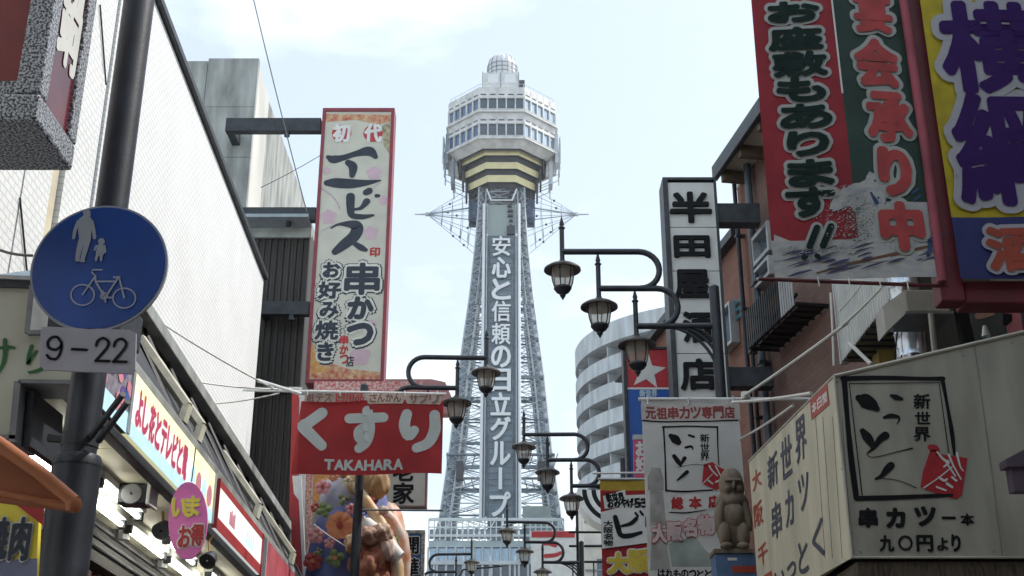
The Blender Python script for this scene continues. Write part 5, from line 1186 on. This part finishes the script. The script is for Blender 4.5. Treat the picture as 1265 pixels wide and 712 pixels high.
for px in (1007, 1016, 1028, 1040):
    a = SP.uv(px, 515, -.003); c = SP.uv(px+12, 690, -.003); sobj(B().tube([(a.x, -.001, a.y), (c.x, -.001, c.y)], .0015, 4), 'rule_line', navy_g)
t = thing('box_sign_awning', 'dark brown ribbed awning underside directly beneath the ivory box sign', 'awning', BX.M)
B().box(xl_+.03, xr, .02, 1.8, zbot-.12, zbot-.02).obj('underside', mat('brown_awning', (.10, .08, .06), .8, var=.35, scale=12, stretch=(6, 1, 1)), t)
for i in range(12): B().box(xl_+.05+i*.1, xl_+.07+i*.1, .0, 1.8, zbot-.15, zbot-.121).obj('rib', mat('brown_awning', ()), t)
t = thing('mauve_hood', 'small dull mauve hood sticking in at the right edge in front of the box sign', 'hood', P(1243, 572, 6.6)); B().prism([(0, -.02), (.2, -.02), (.2, .12), (.0, .02)], 0, .1).obj('hood', mat('mauve', (.10, .075, .11), .6), t); B().box(.03, .2, .02, .1, -.15, -.02).obj('body', mat('mauve', ()), t)

# ---------------------------------------------------------------- hanging banners, upper right
RY = 7.0
RBn = facing(937, 344, RY)
# pole
a, c = RBn.uv(937, 344), RBn.uv(1172, 353)
pole_red = mat('dark_red_pole', (.10, .015, .02), .5, .1, var=.2)
rbn = thing('red_green_banner', 'red and dark green cloth banner with white-edged characters above a white and blue wave pattern', 'banner', RBn.M)
B().tube([(a.x, .01, a.y), (c.x, .01, c.y)], .013, 8).obj('bottom_pole', pole_red, rbn, smooth=True); B().lathe([(.001, -.01), (.016, 0), (.001, .01)], (a.x, .01, a.y), 8).obj('pole_end', white_paint, rbn)
for px in (1010, 1048, 1086, 1120): q = RBn.uv(px, 346+(px-937)*.035); B().tube([(q.x, -.012, q.y+.03), (q.x+.004, -.014, q.y-.035)], .004, 5).obj('tie', white_paint, rbn)
def rd(x, z): return .022*math.sin(x*5+z*1.1)+.004*math.sin(x*9-z*1.5+1)
X0 = RBn.uv(957, 335).x; XM = RBn.uv(1056, 200).x; X1 = RBn.uv(1165, 335).x; Z0 = .02; Z1 = RBn.uv(937, -40).y
XM = (RBn.uv(1040, 120).x)
rc = mat('banner_red_cloth', (.36, .03, .045), .8, var=.18, scale=2.5, trans=.15, bump=1, bscale=6)
gc = mat('banner_green_cloth', (.035, .075, .06), .8, var=.18, scale=2.5, trans=.15, bump=1, bscale=6)
zw_ = RBn.uv(1000, 296).y
cloth(RBn, rbn, X0, XM, zw_, Z1, rc, rd, 'red_cloth', 16, 40); cloth(RBn, rbn, XM, X1, zw_+.25, Z1, gc, rd, 'green_cloth', 16, 40)
foam = mat('foam_pattern', (.36, .39, .43), .8, scale=16, col2=(.50, .49, .45), stretch=(1, 1, 2.0), detail=9)
wv = mat('wave_blue_pattern', (.07, .08, .17), .8, scale=12, col2=(.45, .44, .40), stretch=(1, 1, 3), detail=8)
def lower(x):
    return zw_
cloth(RBn, rbn, X0, X1-.0, .0, zw_, foam, lambda x, z: rd(x, z)-.001, 'pale_hem', 20, 8)
cloth(RBn, rbn, XM, X1, zw_, zw_+.25, foam, lambda x, z: rd(x, z)-.001, 'pale_field', 16, 8)
# generic foam edge blobs and blue dashes
random.seed(11)
def dots(n, rng, m, nm, r0, r1, y=-.006):
    b = B()
    for i in range(n):
        x, z = rng(); r = random.uniform(r0, r1); yy = y-i*.00004+rd(x, z)
        b.add([(x+r*math.cos(k*PI/3+i), yy, z+r*.8*math.sin(k*PI/3+i)) for k in range(6)], [tuple(range(6))])
    return b.obj(nm, m, rbn, kind='stuff')
def r1_():
    a_ = random.random()**.7; p = RBn.uv(1062-48*random.random()*a_+8*random.gauss(0, 1), 232+62*(random.random()**1.4)); return p.x, p.y
dots(620, r1_, foam, 'foam_specks', .0012, .0055, -.006)
def ragged(p, n=5, a=2.6):
    o_ = []
    for i in range(len(p)):
        q0, q1 = p[i], p[(i+1) % len(p)]
        for j in range(n): t_ = j/n; o_.append((q0[0]+(q1[0]-q0[0])*t_+random.uniform(-a, a), q0[1]+(q1[1]-q0[1])*t_+random.uniform(-a, a)))
    return o_
flat(ragged([(1040, 238), (1056, 226), (1066, 230), (1074, 214), (1090, 220), (1098, 236), (1092, 256), (1070, 252), (1058, 262), (1044, 252), (1030, 262), (1024, 254)]), rbn, RBn, foam, -.004, 'foam_crest', disp=rd)
flat([(957, 288), (985, 299), (1000, 312), (957, 322)], rbn, RBn, foam, -.004, 'foam_crest', disp=rd); flat(ragged([(1008, 322), (1030, 300), (1062, 296), (1072, 276), (1100, 262), (1100, 322)]), rbn, RBn, foam, -.0045, 'foam_crest', disp=rd)
def r2_(): p = RBn.uv(1058+random.gauss(0, 9), 280+random.gauss(0, 18)); return p.x, p.y
dots(420, r2_, mat('speck_green', (.04, .08, .06), .8), 'dark_specks', .0015, .005, -.009)
def r3_():
    p = RBn.uv(962+95*random.random(), 302+12*random.random()); return p.x, p.y
dots(240, r3_, foam, 'foam_specks', .002, .007, -.006)
st = []
random.seed(4)
for i in range(34):
    x = 965+random.random()*185; y = 306+random.random()*30 - (x-965)*.10*random.random(); L_ = 8+random.random()*22
    st.append([(x, y+L_*.28, .5), (x+L_*.5, y+L_*.12, random.uniform(1.6, 3.6)), (x+L_, y, .5)])
brush(st, rbn, RBn, mat('wave_ink', (.06, .06, .14), .8, var=.3), -.004, 'wave_dashes', disp=rd, sm=3)['kind'] = 'stuff'
brush([[(1080, 225, 3), (1086, 240, 7), (1091, 252, 6), (1084, 246, 3)], [(1075, 240, 3), (1082, 252, 6)], [(1126, 240, 3), (1133, 235, 4)], [(1145, 290, 4), (1148, 305, 6), (1145, 318, 3)], [(1128, 250, 3), (1136, 243, 3)]], rbn, RBn, mat('wave_teal', (.03, .07, .16), .8), -.004, 'wave_dashes', disp=rd, sm=3)['kind'] = 'stuff'
brush([[(1010, 336, 2), (1050, 326, 3), (1100, 316, 4), (1150, 305, 3), (1166, 300, 2)]], rbn, RBn, mat('fold_brown', (.16, .07, .04), .8), -.005, 'fold_line', disp=rd)
B().box(XM-.007, XM+.004, -.03, -.026, RBn.uv(1044, 118).y, Z1).obj('seam', white_p, rbn)
gk = mat('banner_dark_green_ink', (.012, .028, .024), .8, var=.1, spec=.15); gw = mat('banner_grey_white', (.40, .42, .40), .8, var=.06); grd = mat('banner_red_ink', (.42, .05, .05), .7, var=.15, scale=8)
for ch, bx in (('お', (950, 5, 1010, 27)), ('座', (951, 36, 1013, 61)), ('敷', (957, 66, 1019, 93)), ('も', (962, 97, 1017, 124)), ('あ', (966, 130, 1025, 157)), ('り', (975, 163, 1022, 190)), ('ま', (976, 198, 1028, 228)), ('す', (974, 232, 1030, 265))):
    glyph(ch, rbn, RBn, bx, gw, 6.8, -.006, 'outline', disp=rd, n=28); glyph(ch, rbn, RBn, bx, gk, 2.5, -.016, disp=rd, n=10)
sl = [[(1010, 280, 8), (1001, 303, 8)], [(1027, 279, 8), (1017, 303, 8)], [(996, 315, 7), (994, 317, 7)], [(1010, 315, 7), (1012, 316, 6)]]
brush(sl, rbn, RBn, gw, -.006, 'outline', disp=rd, grow=3.5, sm=1); brush(sl, rbn, RBn, gk, -.016, disp=rd, sm=1)
for ch, bx, d_ in (('宴', (1056, -14, 1100, 38), 3.0), ('会', (1058, 50, 1108, 106), 3.6), ('承', (1072, 116, 1123, 174), 3.4), ('り', (1088, 186, 1122, 240), 4.5), ('中', (1090, 254, 1137, 308), 4.5)):
    glyph(ch, rbn, RBn, bx, gw, d_+5.0, -.006, 'outline', disp=rd, n=28); glyph(ch, rbn, RBn, bx, grd, d_, -.016, disp=rd, n=10)
# dark red uprights and beam
fr = thing('banner_gantry', 'dark red cloth-wrapped post and beam between the green and yellow banners', 'frame', RBn.M)
a0, a1 = RBn.uv(1143, 170).x, RBn.uv(1176, 330).x
xa_, xb_ = RBn.uv(1166, 345).x, RBn.uv(1190, 345).x
frm = mat('frame_deep_red', (.16, .02, .03), .6, var=.2, scale=3); frp = mat('frame_dusty_rose', (.33, .07, .10), .7, var=.2, scale=2)
B().box(xa_-.03, xb_, .0, .14, RBn.uv(1180, 372).y, Z1+.2).obj('post', frm, fr, bevel=.01)
B().tube([(xa_-.02, -.02, RBn.uv(1170, 350).y), (xa_-.01, -.025, .8), (xa_-.015, -.02, Z1)], .03, 10).obj('rolled_cloth', frp, fr, smooth=True)
z0_, z1_ = RBn.uv(1200, 373).y, RBn.uv(1200, 345).y
B().box(xb_+.001, xb_+2.0, .02, .2, z0_, z1_).obj('beam', frm, fr, bevel=.01)
# yellow and purple banner
YN = facing(1185, 344, 6.95)
yb = thing('yellow_purple_banner', 'yellow banner with huge purple white-edged characters over a navy band with a red one', 'banner', YN.M)
xa_ = YN.uv(1187, 344).x; zt2 = YN.uv(1187, -60).y; zm = YN.uv(1185, 268).y
cl = lambda x, z: .01*math.sin(x*6+z*1.5)
cloth(YN, yb, xa_, xa_+1.1, zm, zt2, mat('banner_yellow', (.50, .40, .02), .75, var=.14, trans=.12, bump=1, bscale=5), cl, 'yellow_cloth', 14, 24)
cloth(YN, yb, xa_, xa_+1.1, .0, zm, mat('banner_navy', (.03, .04, .17), .75, var=.1, trans=.12), cl, 'navy_cloth', 14, 10)
pur = mat('banner_purple', (.04, .015, .11), .8, var=.08, spec=.15); yw = mat('banner_lilac_white', (.38, .38, .42), .8, var=.05)
for ch, bx, d_ in (('横', (1166, 6, 1286, 112), 5), ('綱', (1184, 118, 1300, 250), 5)):
    glyph(ch, yb, YN, bx, yw, d_+10, -.013, 'outline', disp=cl, n=36); glyph(ch, yb, YN, bx, pur, d_, -.02, disp=cl, n=14)
glyph('酒', yb, YN, (1222, 282, 1290, 332), yw, 8, -.013, 'outline', disp=cl, n=28); glyph('酒', yb, YN, (1222, 282, 1290, 332), mat('banner_orange_red', (.36, .06, .03), .7), 3, -.02, disp=cl, n=12)

# ---------------------------------------------------------------- vertical shop sign with black characters
HS = facing(818, 220, 16.0)
q = HS.uv(898, 492); hw_ = HS.uv(886, 300).x*1.0; w_ = HS.uv(884, 222).x
hs = thing('vertical_black_white_sign', 'tall light grey box sign with five raised black characters, bracketed to the brick building', 'sign', HS.M)
zl = HS.uv(850, 520).y
pn = mat('sign_grey_white', (.62, .64, .62), .5, var=.06, scale=3)
seams = [-.07] + [HS.uv(850, y).y for y in (281, 335, 387, 437, 495)]
for a_, c_ in zip(seams, seams[1:]): B().box(.075, w_-.035, .0, .05, c_+.006, a_-.006).obj('face_panel', pn, hs)
B().box(.03, w_-.01, .055, .4, zl, -.03).obj('body', steel_dark, hs)
for r in ((0, .07, zl, 0), (w_-.03, w_, zl, 0), (.07, w_-.03, -.045, 0)): B().box(r[0], r[1], -.03, .42, r[2], r[3]).obj('frame', steel_dark, hs, bevel=.005)
for ch, bx in (('半', (829, 238, 878, 273)), ('田', (834, 292, 876, 316)), ('屋', (834, 334, 876, 367)), ('酒', (845, 386, 882, 421)), ('店', (842, 444, 884, 480))):
    glyph(ch, hs, HS, bx, black, 1.5, -.04, thick=.04, n=8)
for py0, py1 in ((248, 272), (451, 475)):
    a_ = HS.uv(893, py0); c_ = HS.uv(893, py1); B().box(w_, w_+.62, .08, .3, c_.y, a_.y).obj('bracket_arm', steel_dark, hs, bevel=.006)
# ---------------------------------------------------------------- star sign
SS = facing(769, 429, 18.0)
w_ = SS.uv(826, 431).x; zb3 = SS.uv(800, 600).y; zc3 = SS.uv(797, 479).y
ss = thing('star_sign', 'red over blue upright sign with a white star, partly behind the nearest lanterns', 'sign', SS.M)
B().box(.05, w_-.03, 0, .25, zc3, -.04).obj('red_panel', mat('bright_red_panel', (.48, .03, .04), .5, var=.06), ss); B().box(.05, w_-.03, 0, .25, zb3, zc3-.03).obj('blue_panel', mat('bright_blue_panel', (.015, .10, .42), .5, var=.06), ss); B().box(.05, w_-.03, -.005, .24, zc3-.03, zc3).obj('divider', white_paint, ss)
for r in ((0, .05, zb3, 0), (w_-.03, w_, zb3, 0), (.05, w_-.03, -.04, 0)): B().box(r[0], r[1], -.03, .28, r[2], r[3]).obj('frame', steel_dark, ss, bevel=.005)
ct = SS.uv(799, 459); b = B(); R1 = .30
pts = [(ct.x+(R1 if i % 2 == 0 else R1*.42)*math.sin(i*PI/5+.12), ct.y+(R1 if i % 2 == 0 else R1*.42)*math.cos(i*PI/5+.12)) for i in range(10)]
b.add([(ct.x, -.006, ct.y)]+[(x, -.006, z) for x, z in pts], [(0, 1+i, 1+(i+1) % 10) for i in range(10)]); b.obj('star', white_p, ss)
text_row('新世界', ss, SS, (790, 482, 812, 490), mat('pale_blue_ink', (.45, .6, .75), .5), .5, -.006)
SR = facing(783, 543, 17.2)
t = thing('small_red_sign', 'small red strip sign with white characters beside the big white banner', 'sign', SR.M); flat([(783, 543), (806, 543), (806, 590), (783, 590)], t, SR, pinkred, 0, 'board', .06); text_row('お好', t, SR, (786, 545, 800, 583), white_p, 1, -.004, True); flat([(782, 537), (806, 537), (806, 543), (782, 543)], t, SR, lgrey, -.01, 'top_rail', .08)

# ---------------------------------------------------------------- white kushikatsu banner
WN = facing(792, 493, 10.0)
wn = thing('white_banner', 'long white cloth banner with a framed brush print, red seal and red outlined characters', 'banner', WN.M)
def wd(x, z): return .012*math.sin(x*8+z*1.1)+.008*math.sin(x*15+z*3)
wx1 = WN.uv(912, 500).x; wz0 = WN.uv(800, 790).y
wcl = mat('white_cloth', (.84, .85, .84), .85, var=.08, scale=2, trans=.7, bump=1, bscale=7)
cloth(WN, wn, .0, wx1, wz0, .0, wcl, wd, nx=18, nz=40)
WY = -.006
a, c = WN.uv(789, 494), WN.uv(1008, 484+8)
B().tube([(a.x, 0.01, .0), (c.x, .01, .0)], .016, 8).obj('pole', white_paint, wn, smooth=True)
cloth(WN, wn, -.005, wx1+.01, WN.uv(800, 520).y, WN.uv(800, 500).y, mat('header_pink_white', (.58, .54, .52), .8, var=.06), lambda x, z: wd(x, z)-.004, 'header_strip', 18, 2)
text_row('元祖串カツ専門店', wn, WN, (797, 503, 908, 517), mat('header_red_ink', (.30, .06, .06), .7), .6, WY, disp=wd)
b = brush([[(794, 520, 2.2), (850, 521, 1.8), (911, 520, 2.0)]], wn, WN, black, WY, 'rule', disp=wd)
brush([[(820, 527, 2.4), (822, 565, 2), (823, 606, 2.6)], [(819, 527, 2.6), (850, 527, 2), (886, 528, 2.4)], [(886, 528, 2), (887, 560, 1.6), (888, 575, 1.2)], [(823, 606, 2.6), (850, 607, 2.2), (880, 606, 1.8)]], wn, WN, black, WY, 'frame_print', disp=wd, sm=4)
brush([[(829, 538, 6), (834, 542, 11), (838, 546, 8)], [(851, 538, 3), (857, 540, 3)], [(847, 553, 3), (854, 552, 3), (856, 556, 1)], [(833, 563, 5), (838, 570, 6), (841, 575, 3)], [(846, 566, 5), (841, 574, 3)], [(849, 583, 5), (843, 588, 4), (837, 593, 2)], [(838, 577, .7), (860, 574, .7), (880, 578, .7)]], wn, WN, black, WY, disp=wd)
text_row('新世界', wn, WN, (865, 536, 876, 570), black, .3, WY, True, disp=wd)
flat([(869, 574), (880, 571), (888, 577), (895, 580), (892, 603), (884, 606), (867, 598)], wn, WN, seal, WY, 'seal', disp=wd)
brush([[(868, 598, 1.2), (880, 586, 1)], [(876, 576, 2.4), (880, 582, 2), (886, 588, 1.6)], [(884, 576, 2), (890, 588, 1.4)], [(875, 594, 2.2), (880, 598, 2)], [(884, 596, 2), (888, 594, 2)]], wn, WN, white_p, WY-.004, 'seal_marks', disp=wd)
flat([(827, 612), (893, 609), (893, 628), (870, 631), (828, 632)], wn, WN, white_p, WY, 'name_plate', disp=wd)
for ch, bx in (('総', (830, 614, 844, 628)), ('本', (852, 614, 866, 628)), ('店', (875, 613, 889, 627))): glyph(ch, wn, WN, bx, seal, .8, WY-.004, disp=wd)
brush([[(827, 633, 1.4), (850, 633, 1.8), (872, 630, 1)]], wn, WN, black, WY-.003, 'rule', disp=wd)
for ch, bx in (('大', (806, 648, 823, 670)), ('阪', (825, 645, 842, 667)), ('名', (845, 641, 860, 662)), ('物', (863, 637, 882, 660))):
    glyph(ch, wn, WN, bx, seal, 2.4, WY-.003, 'outline', disp=wd); glyph(ch, wn, WN, bx, mat('pink_white_ink', (.62, .5, .5), .7), 1.4, WY-.008, disp=wd)
tg = mat('printed_grey', (.40, .39, .37), .8, var=.2, scale=8)
for q in ([(805, 578), (816, 578), (820, 592), (820, 606), (800, 606), (800, 590)], [(803, 607), (819, 607), (823, 650), (803, 650)], [(805, 655), (822, 662), (828, 705), (803, 705)]): flat(q, wn, WN, tg, WY+.002, 'grey_print', disp=wd)
flat([(826, 672), (858, 662), (872, 680), (884, 690), (884, 700), (830, 700)], wn, WN, mat('printed_grey_green', (.36, .42, .39), .8, var=.2, scale=6), WY+.003, 'grey_print', disp=wd)
text_row('はれものっとと一つ', wn, WN, (812, 704, 900, 714), black, .5, WY-.004, disp=wd)
for px in (800, 850, 905): q = WN.uv(px, 492); B().tube([(q.x, -.012, .02), (q.x, -.016, -.05)], .006, 5).obj('tie', white_paint, wn)
# carved wooden statue hanging beside it
WS = P(903, 690, 9.6)
ws = thing('wooden_statue', 'carved brown wooden seated figure on a blue plinth overlapping the white banner', 'statue', WS)
wood = mat('carved_wood', (.21, .165, .12), .7, var=.35, scale=7, stretch=(1, 1, .5), bump=.6, bscale=16)
kw_ = dict(par=ws, Y=9.6, o=WS)
lump('torso', 904, 645, 21, 40, wood, noise=.02, **kw_); lump('shoulders', 904, 622, 20.5, 15, wood, dy=-.01, noise=.03, **kw_); lump('head', 903, 602, 15.5, 23, wood, dy=-.03, depth=14, noise=.02, **kw_); lump('hood', 903, 592, 13, 12, wood, dy=-.01, noise=.02, **kw_)
lump('belly', 904, 640, 15, 18, wood, dy=-.07, noise=.03, **kw_); lump('forearm', 888, 640, 5.5, 20, wood, dy=-.09, tilt=.15, **kw_); lump('forearm', 920, 640, 5.5, 20, wood, dy=-.09, tilt=-.15, **kw_)
lump('brow', 903, 598, 11, 2.6, wood, dy=-.115, depth=4, **kw_); lump('nose', 903, 604, 2.4, 5, wood, dy=-.13, depth=4, **kw_); lump('cheek', 896, 608, 4.5, 4.5, wood, dy=-.11, depth=4, **kw_); lump('cheek', 910, 608, 4.5, 4.5, wood, dy=-.11, depth=4, **kw_); lump('chin', 903, 616, 6, 3.5, wood, dy=-.10, depth=4, **kw_)
lump('lower_leg', 893, 664, 8.5, 17, wood, dy=-.10, noise=.03, **kw_); lump('lower_leg', 915, 664, 8.5, 17, wood, dy=-.10, noise=.03, **kw_); lump('foot', 894, 679, 8, 5, wood, dy=-.14, **kw_); lump('foot', 914, 679, 8, 5, wood, dy=-.14, **kw_)
B().box(-.15, .15, -.16, .1, .015, .045).obj('plinth_top', wood, ws); B().box(-.14, .16, -.14, .1, -.36, .012).obj('plinth', mat('plinth_blue', (.10, .19, .36), .6, var=.2, scale=6), ws); B().box(-.02, .15, -.145, -.14, -.13, -.08).obj('red_band', rb_, ws); B().box(-.05, .02, -.146, -.14, -.04, -.02).obj('white_tag', white_p, ws)
# red and yellow banner
YB2 = facing(741, 592, 12.8)
yb2 = thing('red_yellow_banner', 'red banner with gold top band and tilted white panels, tucked behind the long white banner', 'banner', YB2.M)
yx1 = YB2.uv(832, 600).x; yz0 = YB2.uv(745, 790).y
cloth(YB2, yb2, 0, yx1, yz0, -.12, mat('flag_red', (.42, .03, .03), .8, var=.08, trans=.25), lambda x, z: .01*math.sin(x*7), nx=12, nz=12)
cloth(YB2, yb2, 0, yx1, -.12, .0, mat('flag_gold', (.52, .36, .05), .8, var=.12, scale=8, trans=.25), lambda x, z: .01*math.sin(x*7), 'gold_band', 12, 2)
YY = -.015
flat([(745, 613), (772, 605), (773, 612), (800, 611), (800, 622), (747, 629)], yb2, YB2, white_p, YY, 'white_panel'); flat([(742, 633), (804, 617), (806, 670), (744, 678)], yb2, YB2, white_p, YY, 'white_panel')
text_row('新世界', yb2, YB2, (748, 609, 771, 618), black, .5, YY-.004, rot=.18); text_row('おみやげ53', yb2, YB2, (750, 616, 800, 627), black, .6, YY-.004, rot=.1)
brush([[(760, 639, 6), (763, 650, 7), (767, 661, 6), (778, 662, 6), (792, 658, 4)], [(786, 641, 5), (779, 647, 5), (768, 650, 3)], [(785, 634, 3), (788, 638, 3)], [(791, 632, 3), (794, 636, 3)], [(799, 640, 4), (799, 650, 4)]], yb2, YB2, black, YY-.004)
text_row('大阪名物', yb2, YB2, (746, 643, 757, 675), black, .3, YY-.004, True)
for ch, bx in (('大', (752, 684, 776, 708)), ('阪', (778, 680, 802, 706))): glyph(ch, yb2, YB2, bx, white_p, 3.4, YY-.002, 'outline'); glyph(ch, yb2, YB2, bx, mat('flag_yellow', (.58, .44, .04), .6), 1.8, YY-.008)
B().tube([(-.02, .0, .0), (yx1+.02, .0, .0)], .014, 6).obj('rod', lgrey, yb2)
world_tube('banner_rail', 'thin white rail just above the gold-topped red banner', 'rail', [P(732, 585, 13), P(806, 584, 13)], .012, white_paint)

# ---------------------------------------------------------------- things low in the middle distance
MY = 42.0
ms = facing(656, 656, MY)
t = thing('red_white_shop_sign', 'white shop sign with red top bar and strokes, behind the small street lamp', 'sign', ms.M)
a, c = ms.uv(656, 656), ms.uv(712, 725); B().box(0, c.x, 0, .5, c.y, 0).obj('board', white_p, t); z_ = ms.uv(680, 664).y; B().box(.02, c.x-.02, -.03, -.001, z_, -.02).obj('red_bar', red_p, t)
brush([[(672, 672, 4), (678, 671, 6), (686, 674, 5)], [(674, 687, 5), (686, 686, 5), (693, 683, 4)], [(684, 668, 1), (696, 676, 1)]], t, ms, red_p, -.01, 'emblem')
t = thing('pale_corner_building', 'sunlit pale building beyond the lamps, below the rounded apartment block', 'building', (3.4, 62, 0))
B().box(.2, 9, .0, 10, 0, P(720, 612, 62).z).obj('wall', mat('pale_render', (.62, .60, .54), .8, var=.15, scale=.6, bump=.3), t)
for i in range(4): B().box(.8+i*1.2, 1.5+i*1.2, -.04, .0, 10.6, 12.2).obj('window', glassy, t)
for i in range(6): B().box(.2, 6, -.12, -.0, 8.0+i*1.2, 8.08+i*1.2).obj('ledge', grey, t)
aw = facing(738, 620, 34)
t = thing('striped_awning', 'black and white striped curved awning at the foot of the rounded apartment block', 'awning', aw.M)
for k in range(7):
    r0, r1 = (.15+k*.13), (.15+(k+1)*.13); o_ = aw.uv(760, 606); n_ = 10
    pts = [(o_.x+r1*math.cos(PI+u*PI/2/n_*1.0), o_.y+r1*math.sin(PI+u*PI/2/n_)) for u in range(n_+1)]+[(o_.x+r0*math.cos(PI+u*PI/2/n_), o_.y+r0*math.sin(PI+u*PI/2/n_)) for u in range(n_, -1, -1)]
    b = B(); n2 = len(pts)//2
    for u in range(n_):
        b.add([(pts[u][0], -k*.02, pts[u][1]), (pts[u+1][0], -k*.02, pts[u+1][1]), (pts[len(pts)-2-u][0], -k*.02, pts[len(pts)-2-u][1]), (pts[len(pts)-1-u][0], -k*.02, pts[len(pts)-1-u][1])], [(0, 1, 2, 3)])
        b.add([(pts[u][0], .8, pts[u][1]), (pts[u+1][0], .8, pts[u+1][1]), (pts[u+1][0], -k*.02, pts[u+1][1]), (pts[u][0], -k*.02, pts[u][1])], [(0, 1, 2, 3)])
    b.obj('stripe', black if k % 2 else white_p, t)
t = thing('scaffold_rails', 'dark scaffold-like rails and posts low behind the small street lamp', 'railing', P(716, 690, 36))
for z in (-.1, .35, .75): B().tube([(-.3, 0, z), (2.6, 0, z)], .035, 6).obj('rail', black, t)
for x in (-.05, 1.0, 2.0): B().tube([(x, 0, -2), (x, 0, 1.9 if x < 0 else 1.0)], .045, 6).obj('post', black, t)
for i in range(9): B().tube([(-.2+i*.3, 0, -2), (-.2+i*.3, 0, -.1)], .02, 4).obj('baluster', black, t)
t = thing('glass_gate_frame', 'pale metal canopy frame in front of the dark hall below the tower', 'canopy', P(585, 700, 70))
for x in (-2.2, -.6, .9, 2.3): B().tube([(x, 0, -4), (x, 0, .6)], .06, 6).obj('post', t_light, t)
B().box(-2.4, 2.5, -.1, .1, .1, .3).obj('beam', t_light, t); B().tube([(-.9, -.1, -.9), (-.6, -.1, -.2), (1.6, -.1, .0)], .05, 6).obj('handrail', black, t)

# ---------------------------------------------------------------- wires, cords and ropes
wm = mat('wire_black', (.03, .03, .035), .5); cm = mat('cord_white', (.62, .62, .58), .7, var=.08)
world_tube('overhead_wire', 'thin dark overhead wire dropping beside the concrete block', 'wire', sag(P(311, -10, 19), P(379, 262, 19), .05), .010, wm, 5)
world_tube('overhead_wire', 'faint wire slanting across the sunlit side of the concrete block', 'wire', sag(P(322, 232, 19.2), P(396, 192, 19.2), .02), .006, wm, 5)
for a, c, lab in (((182, 388), (338, 480), 'long white cord falling across the white wall to the banner pole'), ((222, 468), (345, 481), 'nearly level white cord across the foot of the white wall'), ((244, 500), (345, 486), 'lowest white cord rising towards the banner pole')):
    p0 = LW.M @ Vector((LW.uv(*a, -.03).x, -.03, LW.uv(*a, -.03).y)); world_tube('rope', lab, 'rope', sag(p0, P(c[0], c[1], 15.2), .03), .011, cm, 5)
world_tube('white_clamp', 'white clamp sleeve where the cords meet the banner pole', 'clamp', [P(318, 470, 15.0), P(372, 487, 15.15)], .024, white_paint, 8)
world_tube('spun_wire', 'dark wire running in from the left edge to the round blue sign', 'wire', sag(P(-20, 300, 6.2), P(40, 316, 6.0), .02), .008, wm, 5)
for a, c, Ya, Yc, r, lab in (((918, 490), (1048, 398), 10, 8.6, .013, 'thick white rope rising from the banner pole clamp to the jetty'), ((1040, 403), (1092, 352), 8.6, 8.4, .010, 'upper length of rope tied at the dark red banner pole'), ((905, 497), (1002, 486), 9.9, 7.6, .013, 'white rope beside the banner pole reaching the box sign'), ((914, 543), (980, 501), 10, 7.8, .009, 'thin white rope slanting up behind the box sign'), ((1036, 385), (1064, 352), 8.7, 8.6, .006, 'thin cord in front of the corrugated jetty')):
    world_tube('rope', lab, 'rope', sag(P(*a, Ya), P(*c, Yc), .01, 6), r, cm, 6)
t = thing('pole_clamp', 'round white clamp joining pole and ropes right of the white banner', 'clamp', P(921, 489, 10)); B().lathe([(.001, -.04), (.035, -.03), (.04, 0), (.035, .03), (.001, .04)], (0, 0, 0), 12).obj('body', cm, t, smooth=True)
world_tube('upright_cable', 'thin white cable hanging down the corner of the corrugated jetty', 'cable', [P(1026, 362, 10.9), P(1028, 400, 10.9), P(1030, 452, 10.9)], .012, cm, 5)

# ---------------------------------------------------------------- summer haze in the air
hz = bpy.data.materials.new('haze_air'); hz.use_nodes = True; t_ = hz.node_tree
for n_ in list(t_.nodes):
    if n_.type != 'OUTPUT_MATERIAL': t_.nodes.remove(n_)
pv = t_.nodes.new('ShaderNodeVolumePrincipled'); pv.inputs['Color'].default_value = (.93, .96, 1, 1); pv.inputs['Density'].default_value = .0003
t_.links.new(pv.outputs[0], t_.nodes['Material Output'].inputs['Volume'])
B().box(-1000, 1000, -400, 2600, -2, 112).obj('haze', hz, kind='stuff')
